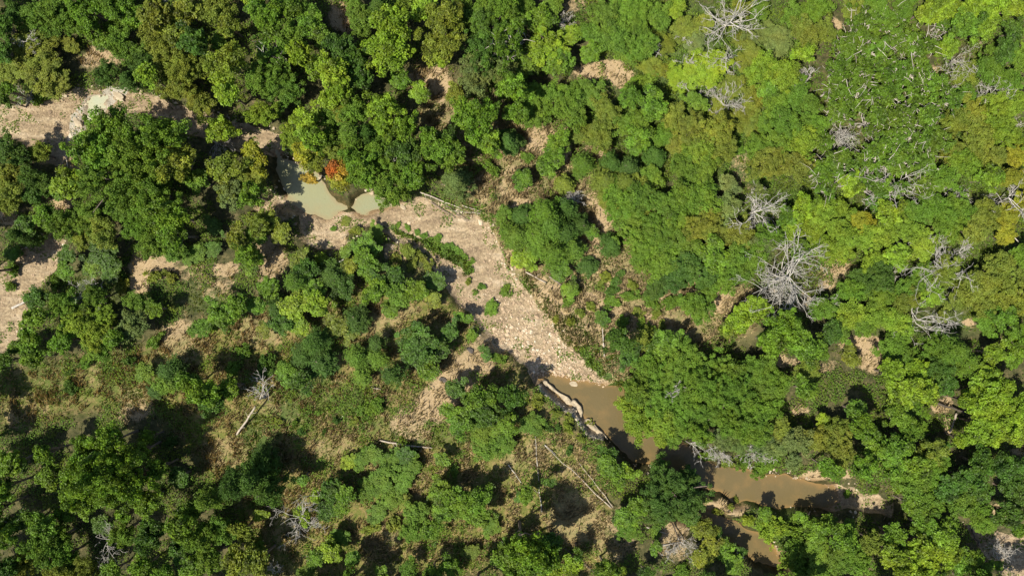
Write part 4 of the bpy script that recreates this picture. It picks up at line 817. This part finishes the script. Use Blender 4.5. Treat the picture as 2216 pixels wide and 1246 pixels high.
# snapped leaning tree
o = log('snapped_tree', (518, 937), (557, 877), .15, .12, 'thick grey snapped trunk leaning in the left meadow', LOGWOOD, .2, 1.6, None, cat='dead tree', stubs=3)
x, y = W(562, 865, 3.0)
tr, Ls = dead_tree(777, 2.1, 3.4, (math.radians(75), math.radians(60)), 5, 1.3, .8)
e = link('dead_tree', None, loc=(x, y, float(at(Z, x, y)))); tag(e, 'bare forked dead tree at the tip of the leaning snapped trunk', 'dead tree', 'bare dead trees')
link('trunk', tr.mesh('trunk', DEADBARK), e)
for L in Ls: link('branch', L.mesh('branch', DEADBARK), e)
# flood debris by the cedar
for k, (a, b, r, lab) in enumerate([((908, 416), (1000, 452), .13, 'longest grey driftwood trunk below the dark cedar'), ((930, 436), (985, 470), .08, 'thin driftwood stick under the longest driftwood trunk'),
    ((975, 455), (1040, 462), .10, 'pale driftwood pole pointing right below the cedar'), ((985, 462), (1012, 478), .07, 'short dark driftwood root at the gravel edge'), ((1000, 445), (1042, 458), .08, 'upper right driftwood stick beside the cedar foot'), ((960, 440), (1010, 474), .06, 'slanting thin driftwood stick crossing the driftwood pile')]):
    log('driftwood', a, b, r, r * .6, lab, LOGWOOD if k % 2 == 0 else BARK, .05 + .06 * k, .05 + .06 * k, 'driftwood washed up below the cedar', stubs=3 if k < 3 else 0, cat='driftwood')
# pale rock ledge along the left bank of the brown stream
def ledge(pts, wd, lab, seed):
    rng = np.random.default_rng(seed); P_ = np.array([W(x, y, -.8) for x, y in pts])
    seg = np.hypot(*np.diff(P_, axis=0).T); L_ = np.concatenate([[0], np.cumsum(seg)]); n = int(L_[-1] / .16); m = 9
    t = np.linspace(0, L_[-1], n); cx = np.interp(t, L_, P_[:, 0]); cy = np.interp(t, L_, P_[:, 1])
    tx, ty = np.gradient(cx), np.gradient(cy); q = np.hypot(tx, ty); nx_, ny_ = -ty / q, tx / q
    u = np.linspace(-1, 1, m)[None, :]
    wv = (wd * .78 * (.35 + 1.2 * vnoise(t, t * 0, 1.3, seed)) * np.sin(np.clip(np.linspace(0, 1, n) * 8, 0, 1) * 1.57) * np.sin(np.clip((1 - np.linspace(0, 1, n)) * 8, 0, 1) * 1.57))[:, None]
    x = cx[:, None] + nx_[:, None] * u * wv + (vnoise(t, t * 0 + 3, .5, seed + 1)[:, None] - .5) * .35; y = cy[:, None] + ny_[:, None] * u * wv
    z = -.72 + .14 * (1 - u ** 4) + (vnoise(x, y, .45, seed + 2) - .5) * .34 + (vnoise(x, y, .16, seed + 3) - .5) * .08
    z = np.where(np.abs(u) > .99, -1.5, z); z[0] = -1.5; z[-1] = -1.5
    ii = np.arange(n * m).reshape(n, m); Fq = np.stack([ii[:-1, :-1], ii[1:, :-1], ii[1:, 1:], ii[:-1, 1:]], -1).reshape(-1, 4)
    o = link('rock_ledge', mesh_np('rock_ledge', np.stack([x, y, z], -1).reshape(-1, 3), Fq, PALEROCK))
    tag(o, lab, 'rock ledge', 'pale ledges along the brown stream')
# boulders
def boulder(px, py, s, lab, dark=False, n=1):
    rng = np.random.default_rng(int(px + py)); x, y = W(px, py, 0)
    import bmesh
    bm = bmesh.new(); bmesh.ops.create_icosphere(bm, subdivisions=2, radius=1)
    ph = rng.random((6, 3)) * 6.283; fr = rng.uniform(1.0, 4.5, (6, 3))
    for v in bm.verts:
        c = v.co; f = 1 + sum(.16 * math.sin(fr[i][0] * c.x + ph[i][0]) * math.sin(fr[i][1] * c.y + ph[i][1]) * math.sin(fr[i][2] * c.z + ph[i][2]) for i in range(6))
        v.co = c * f
        v.co.x *= s * 1.35; v.co.y *= s * .75; v.co.z = min(v.co.z, .55) * s * .5
    me = bpy.data.meshes.new('boulder'); bm.to_mesh(me); bm.free()
    me.materials.append(DARKROCK if dark else PALEROCK)
    for p_ in me.polygons: p_.use_smooth = False
    o = link('boulder', me, loc=(x, y, float(at(Z, x, y)) + s * .2)); o.rotation_euler.z = -.85 + rng.normal(0, .3)
    tag(o, lab, 'rock', 'boulders of the creek'); return o
boulder(1018, 757, .36, 'black boulder in straw grass below the gravel bar', True)
boulder(960, 820, .34, 'dark grey boulder on bare ground right of round tree', True)
ledge([(1174, 822), (1198, 841), (1222, 861), (1240, 875)], .42, 'narrow pale rock ledge beside the head of the brown stream', 41)
ledge([(1234, 865), (1252, 882), (1260, 905)], .62, 'broad rounded pale ledge on the left bank of the brown stream', 43)
ledge([(1266, 905), (1290, 928), (1308, 946), (1318, 960)], .5, 'pale sandy ledge on the left bank just above the stream bend', 47)
boulder(1214, 858, .28, 'small pale boulder on the narrow ledge by the brown stream')
boulder(1243, 833, .4, 'pale boulder where the gravel meets the brown stream')
boulder(798, 668, .25, 'small dark rock in the meadow right of feathery trees', True)
boulder(1305, 745, .22, 'small pale rock at the foot of the white pole')
boulder(250, 205, .55, 'pale boulder at the top of the rock chute')
boulder(160, 262, .5, 'pale boulder at the left side of the rock chute')
boulder(870, 447, .3, 'small pale rock at the right end of the small pool')
